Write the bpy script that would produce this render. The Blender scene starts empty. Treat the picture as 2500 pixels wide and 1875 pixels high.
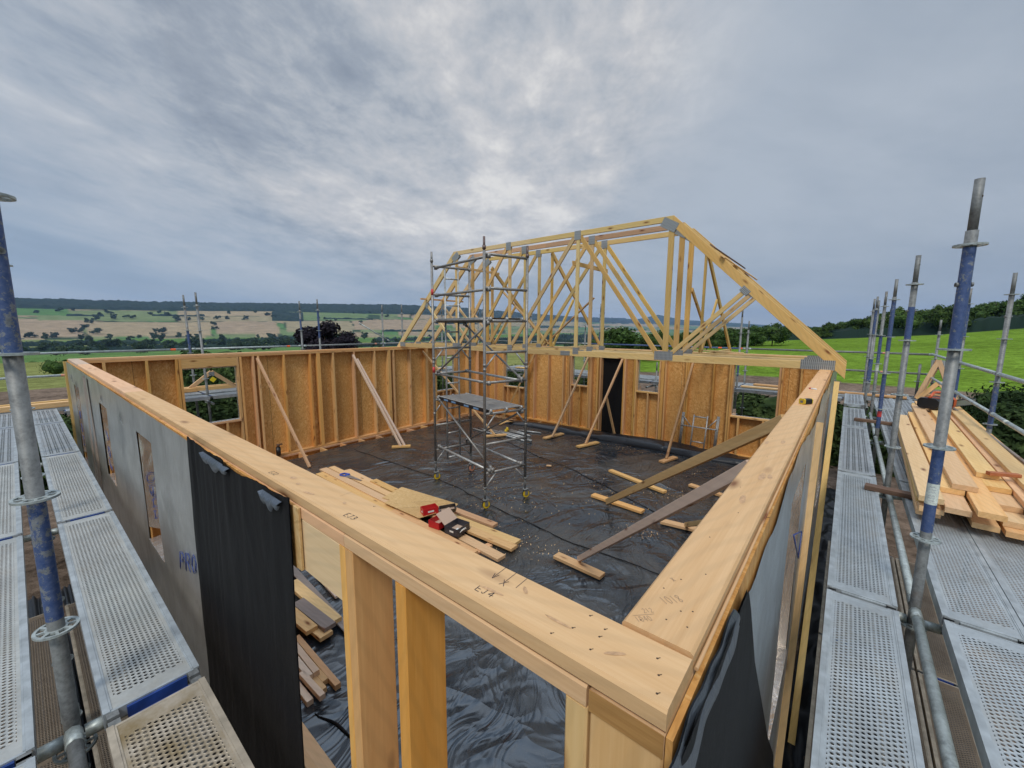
import bpy, math, random
from mathutils import Vector, Matrix, noise
rnd = random.Random(7)
R_ = math.radians
scn = bpy.context.scene
COL = scn.collection

# ------------------------------------------------------------------ camera
YAW, PIT, ROL = R_(39.3912), R_(7.82), R_(0.3218)
CAM = Vector((-0.5973, -0.1696, 3.2197))
fw = Vector((math.cos(PIT)*math.cos(YAW), math.cos(PIT)*math.sin(YAW), -math.sin(PIT)))
rt = Vector((math.sin(YAW), -math.cos(YAW), 0)); up = rt.cross(fw)
r2 = rt*math.cos(ROL) + up*math.sin(ROL); u2 = -rt*math.sin(ROL) + up*math.cos(ROL)
cd = bpy.data.cameras.new("camera"); cam = bpy.data.objects.new("camera", cd); COL.objects.link(cam)
cd.sensor_width = 36; cd.lens = 997.1/2500*36; cd.clip_start = 0.03; cd.clip_end = 30000
cam.matrix_world = Matrix(((r2.x, u2.x, -fw.x, CAM.x), (r2.y, u2.y, -fw.y, CAM.y), (r2.z, u2.z, -fw.z, CAM.z), (0, 0, 0, 1)))
scn.camera = cam
scn.view_settings.view_transform = 'Standard'; scn.view_settings.look = 'None'
scn.view_settings.exposure = 0.30; scn.view_settings.gamma = 1

# ------------------------------------------------------------------ node helpers
class NT:
    def __init__(s, tree): s.t = tree; s.n = tree.nodes; s.l = tree.links
    def add(s, typ, ins=None, **kw):
        nd = s.n.new(typ)
        for k, v in kw.items(): setattr(nd, k, v)
        for k, v in (ins or {}).items(): s.set(nd.inputs[k], v)
        return nd
    def set(s, sock, v):
        if isinstance(v, bpy.types.NodeSocket): s.l.new(v, sock)
        else: sock.default_value = v
    def m(s, op, a, b=0.0, c=0.0, clamp=False):
        nd = s.n.new('ShaderNodeMath'); nd.operation = op; nd.use_clamp = clamp
        s.set(nd.inputs[0], a); s.set(nd.inputs[1], b); s.set(nd.inputs[2], c); return nd.outputs[0]
    def vm(s, op, a, b=(0, 0, 0), sc=None):
        nd = s.n.new('ShaderNodeVectorMath'); nd.operation = op
        s.set(nd.inputs[0], a); s.set(nd.inputs[1], b)
        if sc is not None: s.set(nd.inputs[3], sc)
        return nd.outputs[0] if op not in ('DOT_PRODUCT', 'LENGTH') else nd.outputs[1]
    def noise(s, vec, scale, detail=3, rough=.5, dist=0.0, out=0):
        nd = s.add('ShaderNodeTexNoise', {'Vector': vec, 'Scale': scale, 'Detail': detail, 'Roughness': rough, 'Distortion': dist}); return nd.outputs[out]
    def ramp(s, f, stops, interp='LINEAR'):
        nd = s.n.new('ShaderNodeValToRGB'); cr = nd.color_ramp; cr.interpolation = interp
        while len(cr.elements) < len(stops): cr.elements.new(.5)
        for e, (p, c) in zip(cr.elements, stops):
            e.position = p; e.color = (c[0], c[1], c[2], 1) if hasattr(c, '__len__') else (c, c, c, 1)
        s.set(nd.inputs[0], f); return nd.outputs[0]
    def mix(s, f, a, b, typ='MIX'):
        nd = s.n.new('ShaderNodeMix'); nd.data_type = 'RGBA'; nd.blend_type = typ
        f_ = [i for i in nd.inputs if i.identifier == 'Factor_Float'][0]
        a_ = [i for i in nd.inputs if i.identifier == 'A_Color'][0]; b_ = [i for i in nd.inputs if i.identifier == 'B_Color'][0]
        for so, v in ((f_, f), (a_, a), (b_, b)):
            if not isinstance(v, bpy.types.NodeSocket) and hasattr(v, '__len__') and len(v) == 3: v = (*v, 1)
            s.set(so, v)
        return [o for o in nd.outputs if o.identifier == 'Result_Color'][0]
    def mapr(s, v, a, b, c=0.0, d=1.0):
        nd = s.add('ShaderNodeMapRange', {'Value': v, 'From Min': a, 'From Max': b, 'To Min': c, 'To Max': d}); return nd.outputs[0]
def material(name):
    m = bpy.data.materials.new(name); m.use_nodes = True
    t = NT(m.node_tree); b = m.node_tree.nodes['Principled BSDF']
    return m, t, b
def bump(t, b, h, strength=.3, dist=.01, normal=None):
    nd = t.add('ShaderNodeBump', {'Height': h, 'Strength': strength, 'Distance': dist})
    t.l.new(nd.outputs[0], b.inputs['Normal']); return nd
def C4(c): return (c[0], c[1], c[2], 1)

# ------------------------------------------------------------------ world: broken overcast sky
SUN_AZ, SUN_EL = R_(206), R_(54)
w = bpy.data.worlds.new("World"); scn.world = w; w.use_nodes = True
t = NT(w.node_tree); bg = w.node_tree.nodes['Background']
sky = t.add('ShaderNodeTexSky', sky_type='NISHITA', sun_disc=False, sun_elevation=SUN_EL, sun_rotation=math.pi/2-SUN_AZ)
d = t.vm('NORMALIZE', t.add('ShaderNodeTexCoord').outputs['Generated'])
sx = t.add('ShaderNodeSeparateXYZ', {0: d}); dz = t.m('MAXIMUM', sx.outputs[2], 0.0)
den = t.m('ADD', t.m('MULTIPLY', dz, .75), 0.42)
# cloud plane coordinates: a runs away from the camera heading, b across
hx, hy = math.cos(YAW), math.sin(YAW)
cf = t.m('ADD', t.m('MULTIPLY', sx.outputs[0], hx), t.m('MULTIPLY', sx.outputs[1], hy)); cr_ = t.m('ADD', t.m('MULTIPLY', sx.outputs[0], hy), t.m('MULTIPLY', sx.outputs[1], -hx))
azm = t.m('ARCTAN2', cr_, cf); B = t.m('DIVIDE', azm, den); A = t.m('MULTIPLY', t.m('DIVIDE', dz, den), 2.2)
th = R_(-24)
P = t.m('ADD', t.m('MULTIPLY', B, math.cos(th)), t.m('MULTIPLY', A, math.sin(th)))
Q = t.m('ADD', t.m('MULTIPLY', B, -math.sin(th)), t.m('MULTIPLY', A, math.cos(th)))
v1 = t.add('ShaderNodeCombineXYZ', {0: t.m('MULTIPLY', P, 1.15), 1: t.m('MULTIPLY', Q, 2.0), 2: 21.3}).outputs[0]
n1 = t.noise(v1, 1.0, 10, .60, .25)
v2 = t.add('ShaderNodeCombineXYZ', {0: t.m('MULTIPLY', B, 1.0), 1: t.m('MULTIPLY', A, 1.5), 2: 9.1}).outputs[0]
n2 = t.noise(v2, 7.5, 8, .62, .2)
v3 = t.add('ShaderNodeCombineXYZ', {0: t.m('MULTIPLY', P, .7), 1: t.m('MULTIPLY', Q, 2.6), 2: 1.3}).outputs[0]
n3 = t.noise(v3, 1.1, 6, .55, .2)
def ddir(px, py):
    v = fw + r2*((px-1250)/997.1) - u2*((py-937.5)/997.1); v.normalize(); return tuple(v)
def blob(px, py, lo, hi): return t.m('MAXIMUM', t.mapr(t.vm('DOT_PRODUCT', d, ddir(px, py)), lo, hi, 0, 1), 0.0)
bright = t.m('ADD', t.m('MULTIPLY', blob(760, -80, .78, .99), .75), t.m('ADD', t.m('MULTIPLY', blob(1180, 130, .86, .995), .85), t.m('MULTIPLY', blob(1200, 430, .95, .998), .5)))
dark = t.m('ADD', t.m('MULTIPLY', blob(820, 260, .955, .999), .8), t.m('ADD', t.m('MULTIPLY', blob(1420, 230, .975, .999), .55), t.m('MULTIPLY', blob(450, 190, .95, .999), .35)))
mask = t.m('MINIMUM', t.m('ADD', bright, t.m('MULTIPLY', dark, .5)), 1.0)
el = t.mapr(sx.outputs[2], 0.0, .62, 0, 1)
base = t.ramp(el, [(0, (.36, .425, .51)), (.14, (.285, .36, .455)), (.45, (.27, .34, .43)), (1, (.29, .35, .43))])
side = t.mapr(t.vm('DOT_PRODUCT', d, (math.cos(R_(-10)), math.sin(R_(-10)), 0)), .25, 1.0, 0, 1)
base = t.mix(t.m('MULTIPLY', side, .65), base, (.345, .375, .415))
soft = t.mapr(t.m('ADD', t.m('MULTIPLY', n3, .65), t.m('MULTIPLY', n1, .35)), .38, .60, -.7, .8)
base = t.mix(t.m('MULTIPLY', t.m('MAXIMUM', soft, 0.0), .6), base, (.45, .49, .54))
base = t.mix(t.m('MULTIPLY', t.m('MAXIMUM', t.m('MULTIPLY', soft, -1.0), 0.0), .4), base, (.15, .20, .29))
tv = t.m('ADD', t.m('ADD', t.m('MULTIPLY', n1, .62), t.m('MULTIPLY', n2, .38)), t.m('SUBTRACT', t.m('MULTIPLY', bright, .062), t.m('MULTIPLY', dark, .06)))
tear = t.mapr(tv, .37, .68, 0, 1)
cl = t.ramp(tear, [(0, (.22, .255, .31)), (.30, (.30, .335, .385)), (.52, (.40, .425, .46)), (.74, (.50, .505, .52)), (1, (.66, .65, .635))])
colr = t.mix(mask, base, cl)
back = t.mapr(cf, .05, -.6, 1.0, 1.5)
zen = t.m('MULTIPLY', t.mapr(sx.outputs[2], .62, .95, 1.0, 2.1), back)  # unseen sky behind and above the view raised to fill walls and plates
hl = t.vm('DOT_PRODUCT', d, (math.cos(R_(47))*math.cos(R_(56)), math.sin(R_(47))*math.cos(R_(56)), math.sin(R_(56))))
sky_lobe = t.m('MULTIPLY', t.mapr(hl, .90, .99, 0.0, 2.6), t.mapr(sx.outputs[2], .60, .72, 0, 1))   # unseen bright lobe added overhead for soft floor reflections
zen = t.m('ADD', zen, t.m('MAXIMUM', sky_lobe, 0.0))
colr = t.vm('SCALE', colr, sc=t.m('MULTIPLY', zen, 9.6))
colr = t.mix(.05, colr, sky.outputs[0])
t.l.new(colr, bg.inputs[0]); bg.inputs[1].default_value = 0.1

# ------------------------------------------------------------------ sun (veiled)
sl = bpy.data.lights.new("sun", 'SUN'); sl.energy = 1.5; sl.angle = R_(14); sl.color = (1, .95, .86)
so = bpy.data.objects.new("sun", sl); COL.objects.link(so)
sd = Vector((math.cos(SUN_EL)*math.cos(SUN_AZ), math.cos(SUN_EL)*math.sin(SUN_AZ), math.sin(SUN_EL)))
so.rotation_euler = sd.to_track_quat('Z', 'Y').to_euler()

# ------------------------------------------------------------------ object helpers
WM = {}
def tag(o, label=None, cat=None, group=None, kind=None):
    if label: o['label'] = label
    if cat: o['category'] = cat
    if group: o['group'] = group
    if kind: o['kind'] = kind
    return o
def place(o, M, parent=None):
    WM[o.name] = M
    if parent is not None:
        o.parent = parent; o.matrix_basis = WM[parent.name].inverted() @ M
    else: o.matrix_basis = M
def thing(name, label, cat, loc=(0, 0, 0), group=None, rz=0):
    o = bpy.data.objects.new(name, None); COL.objects.link(o); o.empty_display_size = .1
    place(o, Matrix.Translation(loc) @ Matrix.Rotation(rz, 4, 'Z')); return tag(o, label, cat, group)
class MB:
    def __init__(s): s.v = []; s.f = []; s.mi = []; s.cur = 0; s.sm = False; s.smooth = []
    def face(s, *idx): s.f.append(idx); s.mi.append(s.cur); s.smooth.append(s.sm)
    def vert(s, *p): s.v.append(tuple(p)); return len(s.v)-1
    def box(s, x0, y0, z0, x1, y1, z1, M=None):
        b = len(s.v)
        for z in (z0, z1):
            for x, y in ((x0, y0), (x1, y0), (x1, y1), (x0, y1)):
                p = Vector((x, y, z)); p = M @ p if M else p; s.v.append(tuple(p))
        for q in ((3, 2, 1, 0), (4, 5, 6, 7), (0, 1, 5, 4), (1, 2, 6, 5), (2, 3, 7, 6), (3, 0, 4, 7)): s.face(*[b+i for i in q])
    def prism(s, L, a, b, c=.003, M=None, x0=0, ea=0, eb=0):
        """length L on X, a on Y, b on Z, chamfered edges; ea/eb shear the two ends in Z"""
        y, z = a/2, b/2; c = min(c, y*.4, z*.4)
        cs = [(-y+c, -z), (y-c, -z), (y, -z+c), (y, z-c), (y-c, z), (-y+c, z), (-y, z-c), (-y, -z+c)]
        k = len(s.v)
        for X, e in ((x0, ea), (x0+L, eb)):
            for (yy, zz) in cs:
                p = Vector((X + e*(zz/b), yy, zz)); p = M @ p if M else p; s.v.append(tuple(p))
        for i in range(8): j = (i+1) % 8; s.face(k+i, k+j, k+8+j, k+8+i)
        s.face(*[k+7-i for i in range(8)]); s.face(*[k+8+i for i in range(8)])
    def tube(s, p0, p1, r, n=12, caps=True, r1=None):
        p0 = Vector(p0); p1 = Vector(p1); d_ = (p1-p0).normalized(); r1 = r if r1 is None else r1
        a = d_.orthogonal().normalized(); b = d_.cross(a); k = len(s.v); old = s.sm; s.sm = True
        for P_, rr in ((p0, r), (p1, r1)):
            for i in range(n):
                th_ = 2*math.pi*i/n; s.v.append(tuple(P_ + a*(rr*math.cos(th_)) + b*(rr*math.sin(th_))))
        for i in range(n): j = (i+1) % n; s.face(k+i, k+j, k+n+j, k+n+i)
        s.sm = False
        if caps: s.face(*[k+n-1-i for i in range(n)]); s.face(*[k+n+i for i in range(n)])
        s.sm = old
    def path(s, pts, r, n=6):
        for a, b in zip(pts[:-1], pts[1:]): s.tube(a, b, r, n)
    def grid(s, fn, nu, nv):
        k = len(s.v)
        for j in range(nv+1):
            for i in range(nu+1): s.v.append(tuple(fn(i/nu, j/nv)))
        for j in range(nv):
            for i in range(nu): a = k+j*(nu+1)+i; s.face(a, a+1, a+nu+2, a+nu+1)
    def mesh(s, name):
        me = bpy.data.meshes.new(name); me.from_pydata(s.v, [], s.f); me.update()
        me.polygons.foreach_set('use_smooth', s.smooth); return me
    def build(s, name, mats, parent=None, M=None, world=False):
        """world=True: vertices are world coordinates and M is the frame they get stored in"""
        if M is None: M = Matrix.Translation(s.v[0]) if (world and parent is None) else (WM[parent.name] if (world and parent) else Matrix.Identity(4))
        if world:
            Mi = M.inverted(); s.v = [tuple(Mi @ Vector(p)) for p in s.v]
        me = s.mesh(name)
        for m in (mats if isinstance(mats, (list, tuple)) else [mats]): me.materials.append(m)
        if isinstance(mats, (list, tuple)): me.polygons.foreach_set('material_index', s.mi)
        o = bpy.data.objects.new(name, me); COL.objects.link(o); place(o, M, parent); return o
def frame(p0, p1, side):
    x = (Vector(p1)-Vector(p0)).normalized(); y = Vector(side); y = (y - x*y.dot(x)).normalized(); z = x.cross(y)
    return Matrix(((x.x, y.x, z.x, p0[0]), (x.y, y.y, z.y, p0[1]), (x.z, y.z, z.z, p0[2]), (0, 0, 0, 1)))
def beam(name, p0, p1, a, b, mat, parent=None, side=(0, 0, 1), c=.003, off=(0, 0), ea=0, eb=0):
    """timber from p0 to p1: a wide along 'side', b along the third axis"""
    M = frame(p0, p1, side); L = (Vector(p1)-Vector(p0)).length
    M = M @ Matrix.Translation((0, off[0], off[1]))
    m_ = MB(); m_.prism(L, a, b, c, ea=ea, eb=eb); return m_.build(name, mat, parent, M)
def box(name, lo, hi, mat, parent=None, c=.002, axis=None):
    """axis aligned timber between two corners, grain along its longest side"""
    d_ = [hi[i]-lo[i] for i in range(3)]; ax = d_.index(max(d_)) if axis is None else axis
    ce = [(hi[i]+lo[i])/2 for i in range(3)]; p0 = list(ce); p1 = list(ce); p0[ax] = lo[ax]; p1[ax] = hi[ax]
    s_ = (ax+1) % 3; sv = [0, 0, 0]; sv[s_] = 1
    return beam(name, p0, p1, d_[s_], d_[(ax+2) % 3], mat, parent, side=sv, c=c)
def tube(name, p0, p1, r, mat, parent=None, n=12):
    M = frame(p0, p1, Vector(Vector(p1)-Vector(p0)).orthogonal()); L = (Vector(p1)-Vector(p0)).length
    m_ = MB(); m_.tube((0, 0, 0), (L, 0, 0), r, n); return m_.build(name, mat, parent, M)
def dup(root, M, label=None):
    def cp(o, par):
        c = o.copy(); COL.objects.link(c); c.parent = par
        for ch in kids.get(o.name, []): cp(ch, c)
        return c
    kids = {}
    stack = [root]
    while stack:
        o = stack.pop(); ks = KIDS(o); kids[o.name] = ks; stack += ks
    r = cp(root, None); r.matrix_basis = M
    if label: r['label'] = label
    return r
_all = None
def KIDS(o): return [c for c in bpy.data.objects if c.parent == o]

# ------------------------------------------------------------------ materials
def wood(name, light, dark, knot=(.22, .09, .035), rough=.62, kn=.55, sc=1.0):
    m, t, b = material(name)
    oc = t.add('ShaderNodeTexCoord').outputs['Object']; oi = t.add('ShaderNodeObjectInfo')
    rv = oi.outputs['Random']
    vec = t.vm('ADD', oc, t.vm('SCALE', (13.1, 7.7, 21.3), sc=rv))
    g = t.noise(t.vm('MULTIPLY', vec, (1.1*sc, 26*sc, 26*sc)), 1.0, 4, .6, 1.2)
    g2 = t.noise(t.vm('MULTIPLY', vec, (3.0*sc, 190*sc, 190*sc)), 1.0, 3, .6, .3)
    big = t.noise(t.vm('MULTIPLY', vec, (.7, 3, 3)), 1.0, 2, .5)
    f = t.m('ADD', t.m('MULTIPLY', g, .55), t.m('ADD', t.m('MULTIPLY', g2, .25), t.m('MULTIPLY', big, .3)))
    c = t.ramp(f, [(.36, dark), (.72, light)])
    # annual rings: the sine is warped along the board
    wv = t.add('ShaderNodeTexWave', {'Vector': t.vm('MULTIPLY', vec, (.35, 1, 1)), 'Scale': 11.0, 'Distortion': 5.5, 'Detail': 2.0, 'Detail Scale': .6}, wave_type='BANDS', bands_direction='DIAGONAL')
    c = t.mix(t.m('MULTIPLY', t.ramp(wv.outputs[1], [(.55, 0), (.95, 1)]), .20), c, tuple(x*.62 for x in light), 'MIX')
    vo = t.add('ShaderNodeTexVoronoi', {'Vector': t.vm('MULTIPLY', vec, (3.1, 9.5, 9.5)), 'Scale': 1.0, 'Randomness': 1.0})
    kmask = t.m('GREATER_THAN', t.add('ShaderNodeSeparateColor', {0: vo.outputs['Color']}).outputs[0], kn)
    kk = t.m('MULTIPLY', t.ramp(vo.outputs['Distance'], [(.07, 1), (.14, .55), (.26, 0)]), kmask)
    c = t.mix(kk, c, knot)
    hsv = t.add('ShaderNodeHueSaturation', {'Color': c, 'Value': t.mapr(rv, 0, 1, .86, 1.13), 'Saturation': t.mapr(t.m('FRACT', t.m('MULTIPLY', rv, 7.3)), 0, 1, .9, 1.1), 'Hue': t.mapr(t.m('FRACT', t.m('MULTIPLY', rv, 3.7)), 0, 1, .49, .508)})
    t.l.new(hsv.outputs[0], b.inputs['Base Color']); b.inputs['Roughness'].default_value = rough
    b.inputs['Specular IOR Level'].default_value = .25
    bump(t, b, t.m('ADD', g2, t.m('MULTIPLY', g, .5)), .25, .002)
    return m
M_PLATE = wood('spruce_plate', (.76, .48, .24), (.62, .345, .14))
M_STUD = wood('spruce_stud', (.74, .44, .175), (.60, .32, .105))
M_TRUSS = wood('truss_timber', (.72, .53, .255), (.58, .39, .15))
M_TRUSSO = wood('truss_timber_warm', (.72, .48, .19), (.58, .345, .10))
M_BRACE = wood('brace_timber', (.66, .42, .22), (.49, .28, .125), kn=.4)
M_BRACED = wood('brace_timber_dark', (.70, .46, .235), (.56, .33, .145), kn=.55)
M_PINK = wood('grey_pink_timber', (.74, .57, .42), (.60, .43, .30), kn=.5)
M_FRESH = wood('fresh_board', (.78, .525, .26), (.65, .395, .16), kn=.74)
M_FRESHO = wood('fresh_board_warm', (.68, .42, .20), (.55, .30, .12), kn=.5)
M_OLD = wood('weathered_board', (.20, .125, .08), (.09, .05, .03), kn=.5)
M_GREYW = wood('grey_board', (.33, .27, .23), (.22, .17, .14), kn=.6)

def osb(name, cols, sc=1.0):
    m, t, b = material(name)
    oc = t.add('ShaderNodeTexCoord').outputs['Object']
    w1 = t.noise(oc, 5*sc, 2, .5, 0, 1); vec = t.vm('ADD', oc, t.vm('SCALE', w1, sc=.06))
    vo = t.add('ShaderNodeTexVoronoi', {'Vector': t.vm('MULTIPLY', vec, (14*sc, 14*sc, 14*sc)), 'Scale': 1.0})
    rot = t.add('ShaderNodeVectorRotate', {'Vector': oc, 'Angle': t.m('MULTIPLY', t.add('ShaderNodeSeparateColor', {0: vo.outputs['Color']}).outputs[0], 3.1)}, rotation_type='AXIS_ANGLE')
    rot.inputs['Axis'].default_value = (.6, .6, .5)
    fl = t.noise(t.vm('MULTIPLY', rot.outputs[0], (12*sc, 55*sc, 12*sc)), 1.0, 3, .6, .8)
    c = t.ramp(fl, [(.28, cols[0]), (.5, cols[1]), (.74, cols[2])])
    bb = t.noise(oc, .9, 2, .5)
    c = t.mix(t.mapr(bb, .35, .65, 0, .35), c, tuple(x*.72 for x in cols[1]))
    so_ = t.add('ShaderNodeSeparateXYZ', {0: oc}); q = t.m('DIVIDE', t.m('ADD', t.m('ADD', so_.outputs[0], so_.outputs[1]), .37), 1.22)
    wn = t.add('ShaderNodeTexWhiteNoise', {'W': t.m('FLOOR', q)}, noise_dimensions='1D').outputs['Value']
    c = t.mix(1.0, c, t.ramp(wn, [(0, (.84, .80, .76)), (1, (1.1, 1.12, 1.15))]), 'MULTIPLY')
    c = t.mix(t.m('LESS_THAN', t.m('FRACT', q), .005), c, (.08, .04, .015))
    t.l.new(c, b.inputs['Base Color']); b.inputs['Roughness'].default_value = .6; b.inputs['Specular IOR Level'].default_value = .25
    bump(t, b, fl, .3, .003); return m
M_OSB = osb('osb_board', [(.46, .215, .06), (.68, .35, .105), (.84, .56, .24)], .8)
M_OSBL = osb('osb_board_light', [(.46, .28, .11), (.62, .40, .17), (.74, .54, .29)])

def simple(name, col, rough=.5, metal=0.0, spec=.5, var=0.0, vs=20, bmp=0.0):
    m, t, b = material(name); b.inputs['Roughness'].default_value = rough; b.inputs['Metallic'].default_value = metal
    b.inputs['Specular IOR Level'].default_value = spec; b.inputs['Base Color'].default_value = C4(col)
    if var or bmp:
        oc = t.add('ShaderNodeTexCoord').outputs['Object']; n = t.noise(oc, vs, 4, .6)
        t.l.new(t.mix(t.mapr(n, .3, .7, 0, 1), tuple(x*(1-var) for x in col), tuple(min(1, x*(1+var)) for x in col)), b.inputs['Base Color'])
        if bmp: bump(t, b, n, bmp, .005)
    return m
def galv(name, blue=0.0, col=(.40, .41, .40), dirt=.5, rough=.48):
    m, t, b = material(name)
    oc = t.add('ShaderNodeTexCoord').outputs['Object']; rv = t.add('ShaderNodeObjectInfo').outputs['Random']
    vec = t.vm('ADD', oc, t.vm('SCALE', (9.1, 3.3, 5.7), sc=rv))
    n = t.noise(vec, 14, 6, .7); n2 = t.noise(vec, 55, 4, .7)
    c = t.ramp(t.m('ADD', t.m('MULTIPLY', n, .6), t.m('MULTIPLY', n2, .4)), [(.32, tuple(x*.42 for x in col)), (.5, col), (.72, tuple(min(1, x*1.5) for x in col))])
    rust = t.noise(vec, 6, 4, .7)
    c = t.mix(t.mapr(rust, .60, .74, 0, .5), c, (.16, .10, .06))
    if blue:
        sp = t.noise(vec, 34, 6, .8); big = t.noise(vec, 1.6, 1, .5)
        k = t.m('MULTIPLY', t.m('GREATER_THAN', t.m('ADD', sp, t.m('MULTIPLY', big, .35)), .66-.045*blue), .88)
        c = t.mix(k, c, t.mix(t.mapr(n2, .35, .65, 0, 1), (.028, .072, .225), (.075, .12, .27)))
    t.l.new(c, b.inputs['Base Color']); b.inputs['Roughness'].default_value = rough; b.inputs['Metallic'].default_value = .35
    bump(t, b, n2, .25, .002); return m
M_GALV = galv('galvanised_tube', 0, (.20, .205, .20), rough=.58); M_GALVB = galv('blue_painted_tube', 1, (.22, .235, .25), rough=.55)
M_GALVL = galv('pale_galvanised_tube', 0, (.38, .42, .41), rough=.48)
M_ALU = galv('aluminium_tube', 0, (.26, .25, .235), rough=.42)
M_ALUD = galv('dark_socket', 0, (.16, .11, .10))
M_ALUB = galv('bright_tube', 0, (.42, .42, .405), rough=.38)
def nailplate():
    m, t, b = material('nail_plate'); oc = t.add('ShaderNodeTexCoord').outputs['Object']
    sx = t.add('ShaderNodeSeparateXYZ', {0: oc})
    s1 = t.m('SINE', t.m('MULTIPLY', sx.outputs[0], 2*math.pi/.024)); s2 = t.m('SINE', t.m('MULTIPLY', sx.outputs[1], 2*math.pi/.05))
    k = t.m('MULTIPLY', t.m('GREATER_THAN', s1, .0), t.m('GREATER_THAN', s2, -.97))
    c = t.mix(k, (.50, .51, .50), (.22, .225, .225)); t.l.new(c, b.inputs['Base Color'])
    b.inputs['Metallic'].default_value = .6; b.inputs['Roughness'].default_value = .45
    bump(t, b, s1, .6, .003); return m
M_NAIL = nailplate()
def perforated(name, col, stain, ribs=0):
    m, t, b = material(name); oc = t.add('ShaderNodeTexCoord').outputs['Object']; sx = t.add('ShaderNodeSeparateXYZ', {0: oc})
    pu, pv = .0235, .0185
    v = t.m('DIVIDE', sx.outputs[1], pv); row = t.m('FLOOR', v)
    u = t.m('ADD', t.m('DIVIDE', sx.outputs[0], pu), t.m('MULTIPLY', t.m('PINGPONG', row, 1.0), .5))
    fu = t.m('SUBTRACT', t.m('FRACT', u), .5); fv = t.m('SUBTRACT', t.m('FRACT', v), .5)
    dd = t.m('SQRT', t.m('ADD', t.m('POWER', t.m('MULTIPLY', fu, pu*1000), 2.0), t.m('POWER', t.m('MULTIPLY', fv, pv*1000), 2.0)))
    hole = t.m('LESS_THAN', dd, 7.4 if ribs else 5.8)
    ay = t.m('ABSOLUTE', sx.outputs[1]); inside = t.m('MULTIPLY', t.m('LESS_THAN', ay, .118), t.m('MULTIPLY', t.m('GREATER_THAN', sx.outputs[0], .09), t.m('LESS_THAN', sx.outputs[0], 10.0)))
    if ribs: inside = t.m('MULTIPLY', inside, t.m('GREATER_THAN', t.m('MODULO', t.m('ADD', row, 40.0), 3.0), .5))
    att = t.add('ShaderNodeAttribute', attribute_name='len', attribute_type='OBJECT').outputs['Fac']
    inside = t.m('MULTIPLY', inside, t.m('LESS_THAN', sx.outputs[0], t.m('SUBTRACT', att, .09)))
    rv = t.add('ShaderNodeObjectInfo').outputs['Random']; vec = t.vm('ADD', oc, t.vm('SCALE', (9.1, 3.3, 5.7), sc=rv))
    n = t.noise(vec, 3.5, 6, .65); n2 = t.noise(vec, 40, 3, .6)
    c = t.ramp(t.m('ADD', t.m('MULTIPLY', n, .7), t.m('MULTIPLY', n2, .3)), [(.3, tuple(x*.72 for x in col)), (.7, tuple(min(1, x*1.18) for x in col))])
    c = t.mix(t.mapr(t.noise(vec, 5.5, 5, .7), .52-.12*stain[1], .70, 0, stain[1]), c, stain[0])
    rim = t.ramp(dd, [(0.0, 1), (.1, 1)])
    rim_highlight = t.m('MULTIPLY', t.m('MULTIPLY', t.m('GREATER_THAN', dd, 5.6), t.m('LESS_THAN', dd, 7.4)), inside)
    c = t.mix(t.m('MULTIPLY', rim_highlight, .08), c, (.72, .75, .76))  # pale highlight painted round each hole
    t.l.new(c, b.inputs['Base Color']); b.inputs['Metallic'].default_value = .35; b.inputs['Roughness'].default_value = .5
    hgt = t.mapr(dd, 5.6, 8.6, 1.0, 0.0); bump(t, b, t.m('MULTIPLY', hgt, inside), .8, .003)
    tr = t.add('ShaderNodeBsdfTransparent'); mx = t.add('ShaderNodeMixShader', {0: t.m('MULTIPLY', hole, inside), 1: b.outputs[0], 2: tr.outputs[0]})
    t.l.new(mx.outputs[0], m.node_tree.nodes['Material Output'].inputs[0]); return m
M_DECK = perforated('perforated_steel', (.42, .455, .47), ((.38, .33, .25), .3)); M_DECKF = perforated('ribbed_perforated_steel', (.36, .385, .40), ((.30, .27, .22), .4), 1)
M_DECKW = perforated('perforated_steel_pale', (.46, .465, .44), ((.42, .37, .29), .35))
M_DECKD = perforated('perforated_steel_dirty', (.47, .40, .31), ((.25, .175, .075), .95))
M_DECKB = perforated('perforated_steel_brown', (.22, .17, .12), ((.12, .08, .05), .5))
M_RIM = simple('deck_rim', (.40, .43, .44), .45, .4, var=.25, vs=9); M_RIMD = simple('dirty_deck_rim', (.40, .34, .26), .55, .2, var=.3, vs=9)
M_BLUE = simple('blue_paint', (.015, .05, .22), .45, var=.3, vs=14)
M_BLACKP = simple('black_plastic', (.012, .012, .014), .45); M_YEL = simple('yellow_plastic', (.62, .42, .02), .45)
M_YTAG = simple('yellow_tag', (.80, .62, .02), .5); M_ORT = simple('orange_tape', (.85, .13, .03), .5)
M_ORP = simple('faded_orange_tape', (.62, .27, .17), .6); M_REDT = simple('red_tape', (.55, .05, .05), .5)
M_RED = simple('red_card', (.50, .015, .02), .42); M_CARD = simple('cardboard', (.50, .36, .27), .8)
M_DKBOX = simple('dark_box_card', (.03, .032, .045), .4); M_WHITE = simple('white_print', (.75, .75, .73), .55)
M_BLUEH = simple('blue_handle', (.03, .08, .42), .35); M_STEEL = simple('saw_steel', (.50, .51, .52), .3, .8)
M_ORANGE = simple('orange_casing', (.55, .10, .03), .4, var=.15); M_INK = simple('ink', (.02, .02, .03), .8); M_PENCIL = simple('pencil', (.30, .20, .13), .9)
M_BLUEINK = simple('blue_print', (.035, .06, .22), .5); M_PAPER = simple('paper_label', (.62, .66, .60), .7, var=.25, vs=60)
M_HOLE = simple('nail_hole', (.06, .035, .02), .9)
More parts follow.
